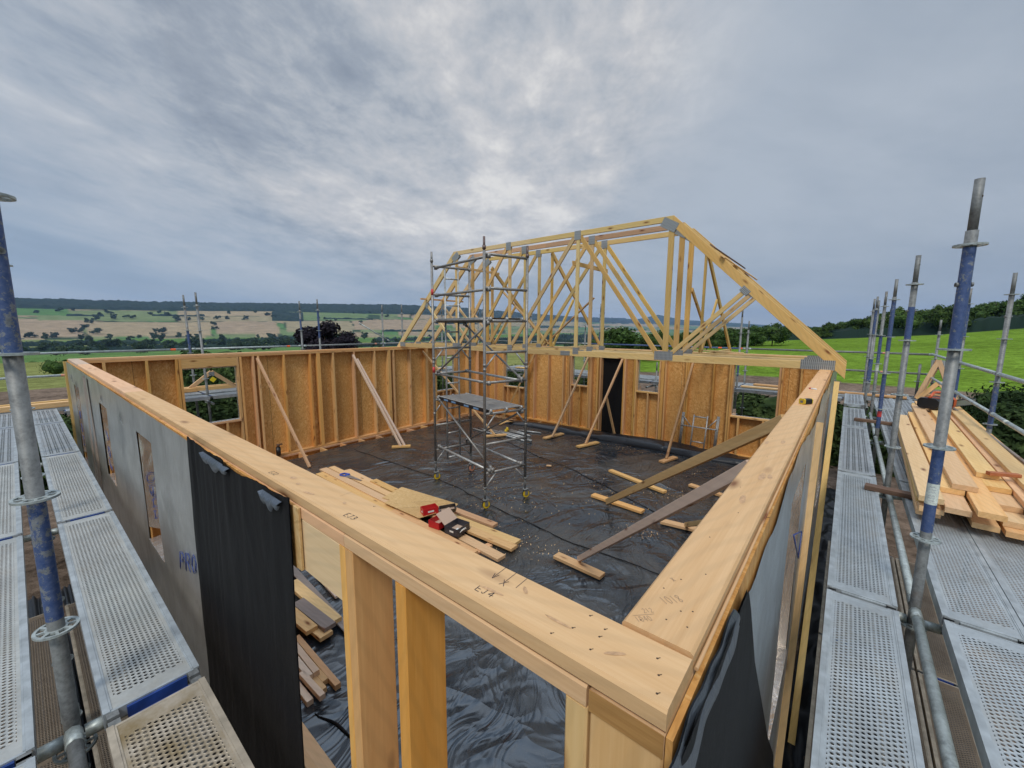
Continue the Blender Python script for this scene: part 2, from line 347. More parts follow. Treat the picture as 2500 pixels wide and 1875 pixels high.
def membrane_black(name='black_membrane', col=(.012, .012, .014), rough=.55, sc=1.0):
    m, t, b = material(name); oc = t.add('ShaderNodeTexCoord').outputs['Object']
    n = t.noise(t.vm('MULTIPLY', oc, (2.2, 2.2, .8)), 1.3*sc, 5, .55, .6); n2 = t.noise(oc, 260, 2, .5)
    t.l.new(t.mix(t.mapr(n2, .35, .65, 0, 1), tuple(x*.6 for x in col), tuple(x*1.5 for x in col)), b.inputs['Base Color'])
    b.inputs['Roughness'].default_value = rough; b.inputs['Specular IOR Level'].default_value = .16; bump(t, b, n, .5, .03); return m
M_BLK = membrane_black(col=(.009, .009, .010), rough=.62)
def foil(name, col, rough=.36, metal=.75):
    m, t, b = material(name); oc = t.add('ShaderNodeTexCoord').outputs['Object']
    n = t.noise(t.vm('MULTIPLY', oc, (4, 4, 1.2)), 1.4, 5, .55, 1.5); n2 = t.noise(oc, 240, 2, .6); n3 = t.noise(oc, 2.2, 5, .6, .6)
    c = t.mix(t.mapr(n3, .35, .65, 0, 1), tuple(x*.75 for x in col), tuple(x*1.2 for x in col))
    c = t.mix(t.mapr(n2, .3, .7, 0, .35), c, tuple(x*.5 for x in col)); t.l.new(c, b.inputs['Base Color'])
    b.inputs['Metallic'].default_value = metal; b.inputs['Roughness'].default_value = rough
    bump(t, b, t.m('ADD', n, t.m('MULTIPLY', n2, .04)), .5, .035); return m
M_SILV = foil('silver_membrane', (.50, .50, .48), .32, .62); M_SILVB = foil('blue_silver_membrane', (.56, .62, .66), .30, .9)
M_FOIL = foil('crinkled_foil', (.72, .66, .60), .25, .75)
M_FOILB = foil('foil_underside', (.13, .15, .18), .34, .6)
M_STUDO = wood('orange_stud', (.80, .435, .135), (.66, .31, .075), kn=.66)
M_LINT = wood('pale_lintel', (.70, .50, .27), (.60, .40, .185), kn=.7)
M_ENDG = wood('end_grain', (.50, .27, .11), (.34, .16, .06), kn=.95, sc=1.6)
def floor_sheet():
    m, t, b = material('polythene_sheet'); oc = t.add('ShaderNodeTexCoord').outputs['Object']
    wa_ = t.noise(oc, .55, 2, .5, .4, 1)
    vec = t.vm('ADD', oc, t.vm('SCALE', wa_, sc=1.4))
    def ridge(sc, rz, str_, det, dist):
        r_ = t.add('ShaderNodeVectorRotate', {'Vector': vec, 'Angle': rz}, rotation_type='Z_AXIS').outputs[0]
        n_ = t.noise(t.vm('MULTIPLY', r_, (str_, 1, 1)), sc, det, .5, dist)
        return t.m('SUBTRACT', 1.0, t.m('MULTIPLY', t.m('ABSOLUTE', t.m('SUBTRACT', n_, .5)), 3.2))
    w1 = ridge(2.2, .5, .28, 2, .6); w2 = ridge(5.5, -.35, .30, 2, .8); w3 = ridge(1.1, 1.4, .35, 1, .4)
    big = t.noise(oc, 1.3, 2, .5)
    dust = t.noise(oc, .8, 5, .62, .5); r2 = t.add('ShaderNodeVectorRotate', {'Vector': oc, 'Angle': .6}, rotation_type='Z_AXIS').outputs[0]
    fine = t.noise(t.vm('MULTIPLY', r2, (30, 80, 1)), 1.0, 4, .7, .6)
    c = t.mix(t.mapr(dust, .40, .66, 0, 1), (.016, .021, .028), (.046, .046, .045))
    dk = t.m('MULTIPLY', t.mapr(dust, .48, .62, .05, 1), t.mapr(fine, .56, .66, 0, 1))
    c = t.mix(t.m('MULTIPLY', dk, .4), c, (.34, .27, .17))
    t.l.new(c, b.inputs['Base Color']); t.l.new(t.mapr(dust, .35, .68, .17, .36), b.inputs['Roughness']); b.inputs['Specular IOR Level'].default_value = .85; b.inputs['Specular Tint'].default_value = (.82, .91, 1, 1)
    h = t.m('ADD', t.m('MULTIPLY', w1, .55), t.m('ADD', t.m('MULTIPLY', w2, .22), t.m('ADD', t.m('MULTIPLY', w3, .7), t.m('MULTIPLY', big, .9))))
    bump(t, b, h, .85, .06); return m
M_SHEET = floor_sheet()
def leaf(name, a, bb, c3, sc=1.2):
    m, t, b = material(name); oc = t.add('ShaderNodeTexCoord').outputs['Object']; rv = t.add('ShaderNodeObjectInfo').outputs['Random']
    n = t.noise(t.vm('ADD', oc, t.vm('SCALE', (31, 17, 5), sc=rv)), sc, 3, .6)
    c = t.ramp(n, [(.32, a), (.5, bb), (.7, c3)])
    h = t.add('ShaderNodeHueSaturation', {'Color': c, 'Value': t.mapr(rv, 0, 1, .75, 1.25), 'Hue': t.mapr(t.m('FRACT', t.m('MULTIPLY', rv, 5.1)), 0, 1, .485, .51)})
    t.l.new(h.outputs[0], b.inputs['Base Color']); b.inputs['Roughness'].default_value = .7; b.inputs['Specular IOR Level'].default_value = .04
    return m
M_LEAF = leaf('green_leaves', (.030, .052, .016), (.052, .090, .024), (.10, .155, .040))
M_LEAFF = leaf('far_leaves', (.016, .030, .018), (.028, .048, .022), (.046, .072, .030), .3)
M_HEDGE = leaf('hedge_leaves', (.016, .030, .011), (.030, .052, .018), (.075, .115, .035), 2.2)
M_BEECH = leaf('copper_leaves', (.010, .009, .013), (.019, .016, .022), (.036, .031, .038), 2.0)
M_SHRUB = leaf('bright_leaves', (.05, .09, .02), (.085, .15, .03), (.16, .22, .06), 2.0)
M_BARK = simple('bark', (.09, .065, .045), .85, var=.3, vs=8)
M_WOODS = leaf('distant_woodland', (.008, .018, .016), (.013, .026, .020), (.020, .036, .022), .02)
M_CLOTH_T = simple('translucent_film', (.55, .57, .58), .2)
exec_parts = True

# ------------------------------------------------------------------ terrain
def lerp_tab(tab, x):
    if x <= tab[0][0]: return tab[0][1]
    for (a, va), (b, vb) in zip(tab[:-1], tab[1:]):
        if x <= b: return va + (vb-va)*(x-a)/(b-a)
    return tab[-1][1]
def sstep(x, a, b): x = max(0, min(1, (x-a)/(b-a))); return x*x*(3-2*x)
RE = [(-40, .004), (3, .006), (8, .010), (13, .017), (17, .021), (20, .033), (22.5, .023), (30, .026), (38, .036), (45, .046), (54, .053), (69, .049), (80, .044), (90, .042), (120, .04)]
FE = [(-40, .001), (8, .004), (20, .010), (30, .015), (40, .022), (50, .030), (69, .032), (80, .028), (90, .0262), (120, .026)]
KD = [(-40, 3.2), (20, 3.0), (30, 2.2), (40, 1.5), (50, 1.05), (60, 1.0), (120, 1.0)]
TOPZ = [(-40, 11.0), (-30, 9.0), (-11.7, 3.8), (-6.8, 1.9), (-.5, .3), (6.6, -1.3), (18, -2.7), (40, -4)]
def ground(az, r):
    n_ = noise.noise(Vector((math.cos(R_(az))*r*.012, math.sin(R_(az))*r*.012, 0)))
    k = lerp_tab(KD, az); re = lerp_tab(RE, az); fe = lerp_tab(FE, az)
    L = [(0, -.9), (40, -.9), (100, -3.5), (400, -20), (1000, -43), (2300*k, -47), (2700*k, -47+.30*(fe*3500*k+50)), (3500*k, 3.2+fe*3500*k), (4200*k, re*4200*k-9), (4600*k, re*4300*k-9), (16000, re*4200*k*.6)]
    zl = lerp_tab(L, r)
    wr = 1-sstep(az, 14, 26)
    if wr > 0:
        tz = lerp_tab(TOPZ, az)
        Rr = [(0, -.9), (40, -.9), (60, -.9+(tz+.9)*.10), (110, -.9+(tz+.9)*.52), (180, tz), (270, tz+1.2), (400, tz-6), (1200, -46), (2300*k, -47), (3500*k, 3.2+fe*3500*k), (4200*k, re*4200*k-9), (4600*k, re*4300*k-9), (16000, re*4200*k*.6)]
        zl = zl*(1-wr) + lerp_tab(Rr, r)*wr
    return zl + n_*min(1.5, max(0, (r-60)*.01))
def gpt(az, r): return Vector((math.cos(R_(az))*r, math.sin(R_(az))*r, ground(az, r)))
def px_of(az): return 1250+997*math.tan(R_(max(-62, min(80, 39.39-az))))
def y_of(px, e): return 794+.0055*px - e*math.sqrt(997**2+(px-1250)**2)
TAN = (.30, .235, .145); TAN2 = (.27, .225, .135); PINKT = (.29, .22, .145); LG = (.155, .19, .085); G1 = (.085, .165, .055); G2 = (.13, .18, .075); DG = (.04, .065, .03)
HG = (.035, .055, .028)
FIELDS = [(0, 52, 748, 790, G1), (40, 180, 748, 772, G1), (180, 340, 740, 760, TAN2), (100, 440, 760, 784, LG), (0, 216, 779, 822, PINKT), (222, 520, 786, 820, TAN), (330, 450, 740, 765, TAN2), (430, 690, 752, 773, TAN), (440, 690, 773, 786, TAN2),
          (530, 684, 786, 816, PINKT), (690, 790, 755, 771, LG), (700, 900, 765, 783, G2), (770, 1010, 752, 767, G1), (700, 860, 783, 812, TAN2), (860, 1060, 780, 806, PINKT), (1000, 1130, 760, 778, PINKT), (1010, 1200, 778, 795, TAN), (1130, 1280, 772, 784, LG), (1200, 1420, 784, 796, TAN2), (1250, 1450, 772, 780, DG), (1420, 1600, 790, 797, TAN)]
def field_col(az, r):
    e = (ground(az, r)-3.22)/r; px = px_of(az); k = lerp_tab(KD, az)
    v = Vector((math.cos(R_(az))*r, math.sin(R_(az))*r, 0))
    n1_ = noise.noise(v*.004); n2_ = noise.noise(v*.05)
    if r < 41+2*n2_: return (.155, .115, .088)
    wr = 1-sstep(az, 22, 26)
    if wr > .5:
        if r < 182: return (.125, .205, .027)
        if r < 1500: return DG
    if r < 380+40*n1_: return (.185, .20, .07) if noise.noise(v*.012) > -.25 else (.215, .19, .08)
    if r < 1080+60*n1_: return (.10, .175, .055)
    if r < 2150*k:
        c = noise.noise(v*.0016); return (.095, .17, .045) if c > -.05 else ((.155, .18, .07) if c > -.3 else (.065, .11, .04))
    y = y_of(px, e) + 1.2*n1_*2; px += 10*noise.noise(v*.002)
    if r > 3480*k: return (.030, .048, .022)
    for (a, b, c, d_, col) in FIELDS:
        if a <= px < b and c <= y < d_: return HG if (y-c < .8 or (px-a < 3 and a > 5)) else col
    c = noise.noise(Vector((az*.22, r/k*.004, 3)))
    q_ = [TAN, LG, G2, TAN2, PINKT, G1, LG, DG][int(az*.42+3*math.floor(r/k*.0042+.3*math.sin(az*.5))) % 8]
    if (r/k*.0042+.3*math.sin(az*.5)) % 1 < .07: return HG
    return q_
azs = [a*.25 for a in range(-88, 420)]; azs += [105+7*i for i in range(0, 33)]
rs = [2, 12, 24, 32, 38, 40]
while rs[-1] < 15500: rs.append(rs[-1]*(1.0075 if 2450 < rs[-1] < 3600 else (1.015 if 3600 <= rs[-1] < 7500 else 1.028)))
vs, fs, cs = [], [], []
for a in azs:
    aa = a if a <= 180 else a-360
    for r in rs:
        x, y = math.cos(R_(a))*r, math.sin(R_(a))*r
        ag = aa if aa > -180 else aa; ag = ag if ag <= 150 else 150
        vs.append((x, y, ground(ag, r))); c = field_col(ag, r)
        v_ = noise.noise(Vector((x, y, 0))*.09)*.10; cs.append((c[0]*(1+v_), c[1]*(1+v_), c[2]*(1+v_), 1))
nr = len(rs); na = len(azs)
for i in range(na):
    j = (i+1) % na
    for q in range(nr-1): fs.append((i*nr+q, i*nr+q+1, j*nr+q+1, j*nr+q))
vs.append((0, 0, -.9)); cs.append((.155, .115, .088, 1))
for i in range(na): fs.append((len(vs)-1, i*nr, ((i+1) % na)*nr))
me = bpy.data.meshes.new('ground'); me.from_pydata(vs, [], fs); me.update(); me.polygons.foreach_set('use_smooth', [True]*len(fs))
ca = me.color_attributes.new('Col', 'FLOAT_COLOR', 'POINT'); ca.data.foreach_set('color', [q for c in cs for q in c])
m, t, b = material('fields_and_soil')
at = t.add('ShaderNodeAttribute', attribute_name='Col').outputs[0]; gp = t.add('ShaderNodeNewGeometry').outputs['Position']
n1 = t.noise(gp, .55, 5, .6); n2 = t.noise(gp, 6.0, 4, .7); n3 = t.noise(gp, .02, 3, .6)
n4 = t.noise(gp, 1.7, 4, .75)
f = t.m('ADD', t.m('MULTIPLY', n1, .25), t.m('ADD', t.m('MULTIPLY', n2, .25), t.m('ADD', t.m('MULTIPLY', n4, .35), t.m('MULTIPLY', n3, .15))))
c = t.mix(1.0, at, t.ramp(f, [(.40, .45), (.5, 1.0), (.60, 1.7)]), 'MULTIPLY')
t.l.new(c, b.inputs['Base Color']); b.inputs['Roughness'].default_value = .95; b.inputs['Specular IOR Level'].default_value = .0
bump(t, b, f, .8, .25); me.materials.append(m)
g = bpy.data.objects.new('ground', me); COL.objects.link(g); tag(g, kind='structure', label='ground running from bare earth into green and tan fields')

# distant woods: a bumpy canopy on the ridge and one patch on the hillside
wb = MB(); wb.sm = True
def canopy(a0, a1, fr0, fr1, na_, nr_, hh, n_s=.02):
    def fn(u, v):
        az = a0+(a1-a0)*u; k = lerp_tab(KD, az); r = (fr0+(fr1-fr0)*v)*k
        edge = 1 if (0 < u < 1 and 0 < v < 1) else 0
        p = Vector((math.cos(R_(az))*r, math.sin(R_(az))*r, ground(az, r)))
        p.z += (hh*k**.5*(.70+.65*noise.noise(p*n_s)+.5*noise.noise(p*n_s*3.1)) if edge else -4); return p
    wb.grid(fn, na_, nr_)
canopy(24, 100, 3480, 4500, 1100, 20, 15)
canopy(66.2, 69.6, 2950, 3420, 50, 24, 13)
for (a, b_, c_, d_) in ((84, 86.6, 3130, 3180), (76, 80.5, 3180, 3215), (58, 64, 3090, 3120), (44, 50, 2900, 2960), (38, 44, 3150, 3230), (30, 37, 2750, 2850), (62, 66, 2620, 2655), (48, 57, 2500, 2540), (14, 30, 3480, 4100)): canopy(a, b_, c_, d_, int((b_-a)*14), 5, 9)
for (a, b_, c_, d_, h_) in ((60, 95, 1075, 1130, 9), (70, 78, 1500, 1560, 13), (80, 90, 1420, 1500, 12), (40, 60, 1080, 1150, 11), (44, 58, 1500, 1600, 14), (26, 42, 1100, 1250, 13), (28, 40, 1700, 1900, 16), (62, 70, 1850, 1900, 12)):
    kk = lerp_tab(KD, (a+b_)/2); canopy(a, b_, c_/kk, d_/kk, int((b_-a)*30), 7, h_*.85, .05)
tag(wb.build('distant_woodland', M_WOODS), 'dark distant woodland along the far ridge', 'woodland', kind='stuff')

# ------------------------------------------------------------------ trees
def crown_mb(seed, R, H, z0, n, ls, lobes=9, squash=.8, core=True):
    rr = random.Random(seed); m_ = MB()
    L = []
    for i in range(lobes):
        a = rr.uniform(0, 6.28); q = rr.uniform(.15, .72)*R; zz = z0+H*rr.uniform(.22, .86)
        L.append((Vector((q*math.cos(a), q*math.sin(a), zz)), rr.uniform(.32, .55)*R*(1.15-.5*(zz-z0)/H)))
    L.append((Vector((0, 0, z0+H*.5)), R*.62))
    if core:
        for c_, q in L:
            k = len(m_.v); nu, nv = 8, 5
            for j in range(nv+1):
                for i in range(nu):
                    a = 6.283*i/nu; p_ = math.pi*j/nv; s_ = q*.66*(1+.25*noise.noise(c_+Vector((a, p_, 0))*2))
                    m_.v.append((c_.x+s_*math.sin(p_)*math.cos(a), c_.y+s_*math.sin(p_)*math.sin(a), c_.z+s_*squash*math.cos(p_)))
            for j in range(nv):
                for i in range(nu): m_.face(k+j*nu+i, k+j*nu+(i+1) % nu, k+(j+1)*nu+(i+1) % nu, k+(j+1)*nu+i)
    for i in range(n):
        c_, q = L[rr.randrange(len(L))]
        dv = Vector((rr.gauss(0, 1), rr.gauss(0, 1), rr.gauss(0, 1)+.15)).normalized()
        p = c_ + Vector((dv.x, dv.y, dv.z*squash))*q*rr.uniform(.62, 1.12)
        nn = (dv+Vector((rr.gauss(0, .6), rr.gauss(0, .6), rr.gauss(0, .6)+.3))).normalized(); a = nn.orthogonal().normalized(); bq = nn.cross(a)
        th_ = rr.uniform(0, 6.28); a, bq = a*math.cos(th_)+bq*math.sin(th_), bq*math.cos(th_)-a*math.sin(th_)
        s_ = ls*rr.uniform(.6, 1.3); k = len(m_.v)
        for u_, w_ in ((-1, 0), (0, -.55), (1, 0), (0, .55)): m_.v.append(tuple(p+a*s_*u_+bq*s_*w_))
        m_.face(k, k+1, k+2, k+3)
    return m_
def trunk_mb(seed, H, r, R=0):
    rr = random.Random(seed+5); m_ = MB(); m_.tube((0, 0, -.3), (0, 0, H*.45), r, 8, r1=r*.7); m_.tube((0, 0, H*.45), (rr.uniform(-.1, .1)*H, 0, H*.8), r*.7, 7, r1=r*.25)
    for i in range(5):
        a = rr.uniform(0, 6.28); z = H*rr.uniform(.25, .6); m_.tube((0, 0, z), (math.cos(a)*R*.6, math.sin(a)*R*.6, z+H*.25), r*.4, 6, r1=r*.12)
    return m_
def make_tree(seed, R, H, z0, n, ls, mat, label, cat='tree', name='tree', group=None, loc=(0, 0, 0), core=True, lobes=9):
    o = thing(name, label, cat, loc, group)
    crown_mb(seed, R, H-z0, z0, n, ls, lobes=lobes, core=core).build('crown', mat, o, WM[o.name])
    trunk_mb(seed, H, max(.05, H*.022), R).build('trunk', M_BARK, o, WM[o.name]); return o
def copy2(root, M, label):
    r = root.copy(); COL.objects.link(r); r.matrix_basis = M; r['label'] = label; WM[r.name] = M
    for ch in CH[root.name]: c = ch.copy(); COL.objects.link(c); c.parent = r
    return r
CH = {}
PI = math.pi
# valley and hillside trees (far away: one mesh each for the farthest)
far_protos = []
for s_ in range(4):
    cm = crown_mb(40+s_, 7.5+s_, 13+s_, 1.0, 260, 1.3, lobes=7); tm = trunk_mb(40+s_, 12, .4, 4)
    far_protos.append(cm.mesh('far_tree')); far_protos[-1].materials.append(M_LEAFF)
VWHERE = ['in the tree belt of the left valley', 'in the valley belt below the tan fields', 'among the valley trees beyond the far scaffold poles', 'in the valley trees seen between the roof trusses']
def far_tree(az, r, s, label, group):
    o = bpy.data.objects.new('far_tree', rnd.choice(far_protos)); COL.objects.link(o)
    p = gpt(az, r); o.matrix_basis = Matrix.Translation(p-Vector((0, 0, 1))) @ Matrix.Rotation(rnd.uniform(0, 6.28), 4, 'Z') @ Matrix.Diagonal((s*rnd.uniform(.8, 1.25), s*rnd.uniform(.8, 1.25), s*rnd.uniform(.7, 1.15), 1))
    tag(o, label, 'tree', group)
for i in range(165):
    az = rnd.uniform(24, 95) if i > 110 else rnd.uniform(66, 93); r = 1060*(1+rnd.random()**1.1*.30) if i % 3 else 1060*(1.3+rnd.random()*.85)
    if noise.noise(Vector((az*.35, r*.002, 5))) < -.22: r = 1080+rnd.random()*120
    far_tree(az, r, rnd.uniform(1.0, 1.75)*(1.15 if r > 1400 else .85), 'dark green tree in the belt along the valley floor', 'trees along the valley floor')
for (a, b_, n_) in ((69.3, 75, 12), (79.5, 82.3, 6), (56.5, 62, 9), (84, 92, 7), (63.5, 66, 3), (50, 54, 4), (30, 48, 9)):
    for i in range(n_): az = rnd.uniform(a, b_); far_tree(az, rnd.uniform(700, 1000), rnd.uniform(.75, 1.15), 'tall dark tree in a clump on the near side of the valley', 'tree clumps on the near side of the valley')
def hit(px, y):
    az = 39.39-math.degrees(math.atan((px-1250)/997)); e = (794+.0055*px-y)/math.sqrt(997**2+(px-1250)**2)
    r = 800
    while r < 12000:
        if (ground(az, r)-3.22)/r >= e: return az, r
        r *= 1.01
    return az, r
HT = [(98, 765, 3), (160, 763, 3), (192, 762, 1), (275, 768, 3), (262, 774, 3), (250, 778, 3), (240, 785, 3), (228, 791, 3), (222, 800, 3), (285, 780, 2), (322, 780, 2), (335, 780, 1), (372, 770, 2), (400, 769, 1), (425, 773, 2), (447, 783, 2), (478, 783, 2), (500, 784, 1),
      (183, 814, 3), (205, 812, 3), (75, 826, 4), (135, 826, 3), (243, 816, 1), (385, 812, 1), (405, 815, 2), (540, 781, 2), (563, 781, 2), (567, 768, 1), (608, 783, 2), (525, 796, 3), (530, 805, 3), (630, 766, 1), (655, 772, 2), (670, 776, 2), (790, 783, 2), (823, 785, 1), (868, 768, 1), (900, 767, 2), (885, 790, 1), (945, 776, 2), (1010, 772, 2), (1060, 786, 3), (1100, 790, 3), (1150, 782, 2), (1220, 790, 3), (1300, 792, 3), (1360, 786, 3)]
for (px, y, n_) in HT:
    for q in range(min(n_, 2)):
        az, r = hit(px+rnd.uniform(-9, 9)*(n_ > 1), y+rnd.uniform(-1.5, 1.5)*(n_ > 1)); far_tree(az, r, rnd.uniform(1.2, 2.1), 'dark hedgerow tree standing between the hillside fields', 'hedgerow trees on the far hillside')
# mid trees behind the trusses and along the near field
mid = [make_tree(70+i, 3.6+.4*i, 6.6+.5*i, .5, 2400, .26, M_LEAF, 'x', loc=(0, 0, 0), lobes=12) for i in range(4)]
for o in mid: CH[o.name] = KIDS(o)
used = set()
def mid_tree(az, r, s, label, group, sz=1.0, wx=1.0):
    i = rnd.randrange(4); p = gpt(az, r)-Vector((0, 0, .2)); M = Matrix.Translation(p) @ Matrix.Rotation(rnd.uniform(0, 6.28), 4, 'Z') @ Matrix.Diagonal((s*wx, s*wx, s*sz, 1))
    if i not in used: used.add(i); o = mid[i]; o.matrix_basis = M; WM[o.name] = M; tag(o, label, 'tree', group); return o
    o = copy2(mid[i], M, label); o['group'] = group; return o
G_ = 'trees of the dark wood above the green field'
for i in range(150):
    az = rnd.uniform(-24, 11.5); row = rnd.random(); r = 186+row*75
    hgt = lerp_tab([(-24, 11), (-11.7, 10.4), (-6.8, 10.3), (-3, 9.6), (-.5, 7.6), (3, 5.8), (11, 5.0)], az)*rnd.uniform(.78, 1.06)
    mid_tree(az, r, hgt/7.6, 'dark broadleaf tree packed in the wood above the green field', G_, 1.02)
for i in range(46):
    az = rnd.uniform(8, 26); r = rnd.uniform(120, 190)
    mid_tree(az, r, rnd.uniform(.55, .85), 'dark green tree in the hedge line at the end of the green field', 'trees in the hedge line behind the trusses')
mid_tree(25.4, 62, .84, 'wide green tree rising left of the tall right truss posts', None, 1.0, 1.4)
mid_tree(22.8, 74, .70, 'broad green tree seen behind the diagonal truss webs', None)
mid_tree(28.6, 70, .50, 'low green tree at the left end of the group behind the trusses', None)
mid_tree(20.3, 66, .70, 'dark tree seen between the three tall truss posts', None)
mid_tree(18.6, 72, .56, 'dark bushy tree behind the foot of the sloping truss webs', None)
mid_tree(14.0, 105, .70, 'yellowish green tree beside the far right scaffold poles', None)
mid_tree(7.0, 140, .98, 'large pale green tree at the left end of the wood', None)
mid_tree(10.5, 128, .8, 'dark round tree left of the roof truss tail', None)
mid_tree(49.5, 150, .62, 'bright green bush tree seen through the tower scaffold', None)
mid_tree(46.0, 170, .60, 'green tree glimpsed under the truss webs near the tower', None)
for i in range(26):
    az = rnd.uniform(60, 96); mid_tree(az, 385+rnd.uniform(-10, 10), .42, 'small hedge tree on the edge of the stubble field', 'hedge bushes round the stubble field', .5)
ub = MB(); ub.sm = True
def uf(u, v):
    az = -26+44*u; r = 184+26*v; p = Vector((math.cos(R_(az))*r, math.sin(R_(az))*r, ground(az, r))); p.z += -1 if v in (0, 1) else lerp_tab([(-26, 4.6), (-5, 3.6), (10, 2.2), (18, 1.6)], az)*(.75+.6*abs(noise.noise(p*.22))+.2*noise.noise(p*.7)); return p
ub.grid(uf, 420, 8); tag(ub.build('undergrowth', M_WOODS), 'dark undergrowth filling the foot of the wood above the field', 'undergrowth', kind='stuff')
# copper beech
o = make_tree(91, 2.15, 5.7, .9, 7000, .125, M_BEECH, 'dark copper beech tree just beyond the back wall', 'tree', 'copper_beech', None, tuple(gpt(64.6, 30.5)-Vector((0, 0, 1.0))), lobes=16)
for i, (az, r, R, H, lab) in enumerate([(86.0, 40, 1.0, 1.3, 'low dark shrub at the earth edge beside the near left pole'), (83.0, 42, 1.2, 1.5, 'wide green shrub at the earth edge left of the corner post'), (81.5, 44, .8, 1.1, 'small green shrub right next to the corner post'), (88.5, 60, 1.6, 2.0, 'dark bush behind the near left pole above the orange tape')]):
    p = gpt(az, r); m_ = crown_mb(120+i, R, H, 0, 900, .09, lobes=8); oo = m_.build('shrub', M_LEAF, None, Matrix.Translation(p)); tag(oo, lab, 'shrub')

# hedges: dense leafy rows
def hedge(name, pts, wd, zt, n, label, mat=M_HEDGE, ls=.075, seed=3, z0=-.95):
    rr = random.Random(seed); o = thing(name, label, 'hedge', (pts[0][0], pts[0][1], z0)); M = WM[o.name]
    segs = [(Vector((*a, 0)), Vector((*b_, 0))) for a, b_ in zip(pts[:-1], pts[1:])]; tot = sum((b_-a).length for a, b_ in segs)
    cr, st = MB(), MB()
    for a, b_ in segs:
        L = (b_-a).length; dx = (b_-a)/L; sd_ = Vector((-dx.y, dx.x, 0))
        nu = max(4, int(L/.6))
        def fn(u, v):
            ang = v*PI; p = a+dx*(L*u); q = .80*(1+.35*noise.noise(p*1.3+Vector((0, 0, v*3)))); w2 = math.cos(ang)*wd/2*q; z = z0+(zt-z0)*(math.sin(ang)**.45)*(.84+.22*noise.noise(p*.9+Vector((3, v, 0))))
            return p+sd_*w2+Vector((0, 0, z))
        cr.grid(fn, nu, 8)
        for i in range(int(n*L/tot)):
            p = a+dx*rr.uniform(0, L); ang = rr.uniform(0.0, PI); q = rr.uniform(.74, 1.08)*(1+.35*noise.noise(p*1.3+Vector((0, 0, ang))))
            z = z0+(zt-z0)*(math.sin(ang)**.5)*rr.uniform(.8, 1.04)*(.9+.25*noise.noise(p*.9)); pp = p+sd_*(math.cos(ang)*wd/2*q); pp.z = z
            nn = Vector((sd_.x*math.cos(ang)+rr.gauss(0, .6), sd_.y*math.cos(ang)+rr.gauss(0, .6), math.sin(ang)+rr.gauss(0, .5))).normalized(); a_ = nn.orthogonal().normalized(); b2 = nn.cross(a_); th_ = rr.uniform(0, 6.28); a_, b2 = a_*math.cos(th_)+b2*math.sin(th_), b2*math.cos(th_)-a_*math.sin(th_)
            s_ = ls*rr.uniform(.6, 1.4); k = len(cr.v)
            for u_, w_ in ((-1, 0), (0, -.5), (1, 0), (0, .5)): cr.v.append(tuple(pp+a_*s_*u_+b2*s_*w_))
            cr.face(k, k+1, k+2, k+3)
        for i in range(int(L/1.5)): p = a+dx*(i*1.5+.5); st.tube((p.x, p.y, z0), (p.x, p.y, zt*.5), .04, 6)
    cr.build('foliage', mat, o, world=True); st.build('stem', M_BARK, o, world=True); return o
hedge('hedge', [(2.5, -5.0), (26, -5.6)], 3.0, .95, 30000, 'dark clipped hedge along the right beside the scaffold rails', seed=3)
hedge('hedge', [(15.4, -4.0), (15.9, 4.4)], 1.8, 1.15, 15000, 'dark leafy hedge behind the large window opening at right', seed=4, ls=.085)
hedge('hedge', [(16.0, 4.4), (16.2, 7.0)], 1.6, .25, 4000, 'low hedge stretch behind the middle window opening', seed=5)
hedge('hedge', [(16.4, 8.4), (16.6, 16.0)], 2.0, 1.2, 9000, 'dark hedge behind the window beside the tower scaffold', seed=6, ls=.09)
hedge('hedge', [(-3.5, 16.0), (16.0, 16.6)], 2.2, 1.05, 24000, 'dark green hedge beyond the left back wall under the scaffold deck', seed=7, ls=.085)
hedge('hedge', [(5, 27), (7.5, 26.2)], 2.2, 2.0, 5000, 'dark bushes beyond the gable truss in the left window', seed=8, ls=.1)

# haze
hb = MB(); hb.box(-15900, -15900, -75, 15900, 15900, 640); hz = hb.build('haze', []); tag(hz, 'thin grey blue haze in the air over the valley', 'haze', kind='stuff')
hm = bpy.data.materials.new('haze'); hm.use_nodes = True; hn = hm.node_tree; hn.nodes.remove(hn.nodes['Principled BSDF'])
pv = hn.nodes.new('ShaderNodeVolumePrincipled'); pv.inputs['Density'].default_value = 5.0e-5; pv.inputs['Color'].default_value = (.42, .64, 1, 1); pv.inputs['Anisotropy'].default_value = .1
hn.links.new(pv.outputs[0], hn.nodes['Material Output'].inputs['Volume']); hz.data.materials.append(hm)

# ================================================================== the timber frame
LA, LB, H, W = 10.747, 10.964, 2.62, 0.14
def sheet_rects(name, rects, fn, mat, parent):
    """rects (a0,z0,a1,z1); fn maps (a0,z0,a1,z1) to a world box"""
    m_ = MB()
    for r in rects: m_.box(*fn(*r))
    return m_.build(name, mat, parent, world=True)
def with_holes(a0, a1, z0, z1, holes):
    out = []; a = a0
    for (h0, hz0, h1, hz1) in sorted(holes):
        h0 = max(h0, a0)
        if h0 > a: out.append((a, z0, h0, z1))
        if hz0 > z0: out.append((h0, z0, h1, hz0))
        if hz1 < z1: out.append((h0, hz1, h1, z1))
        a = h1
    if a < a1: out.append((a, z0, a1, z1))
    return out
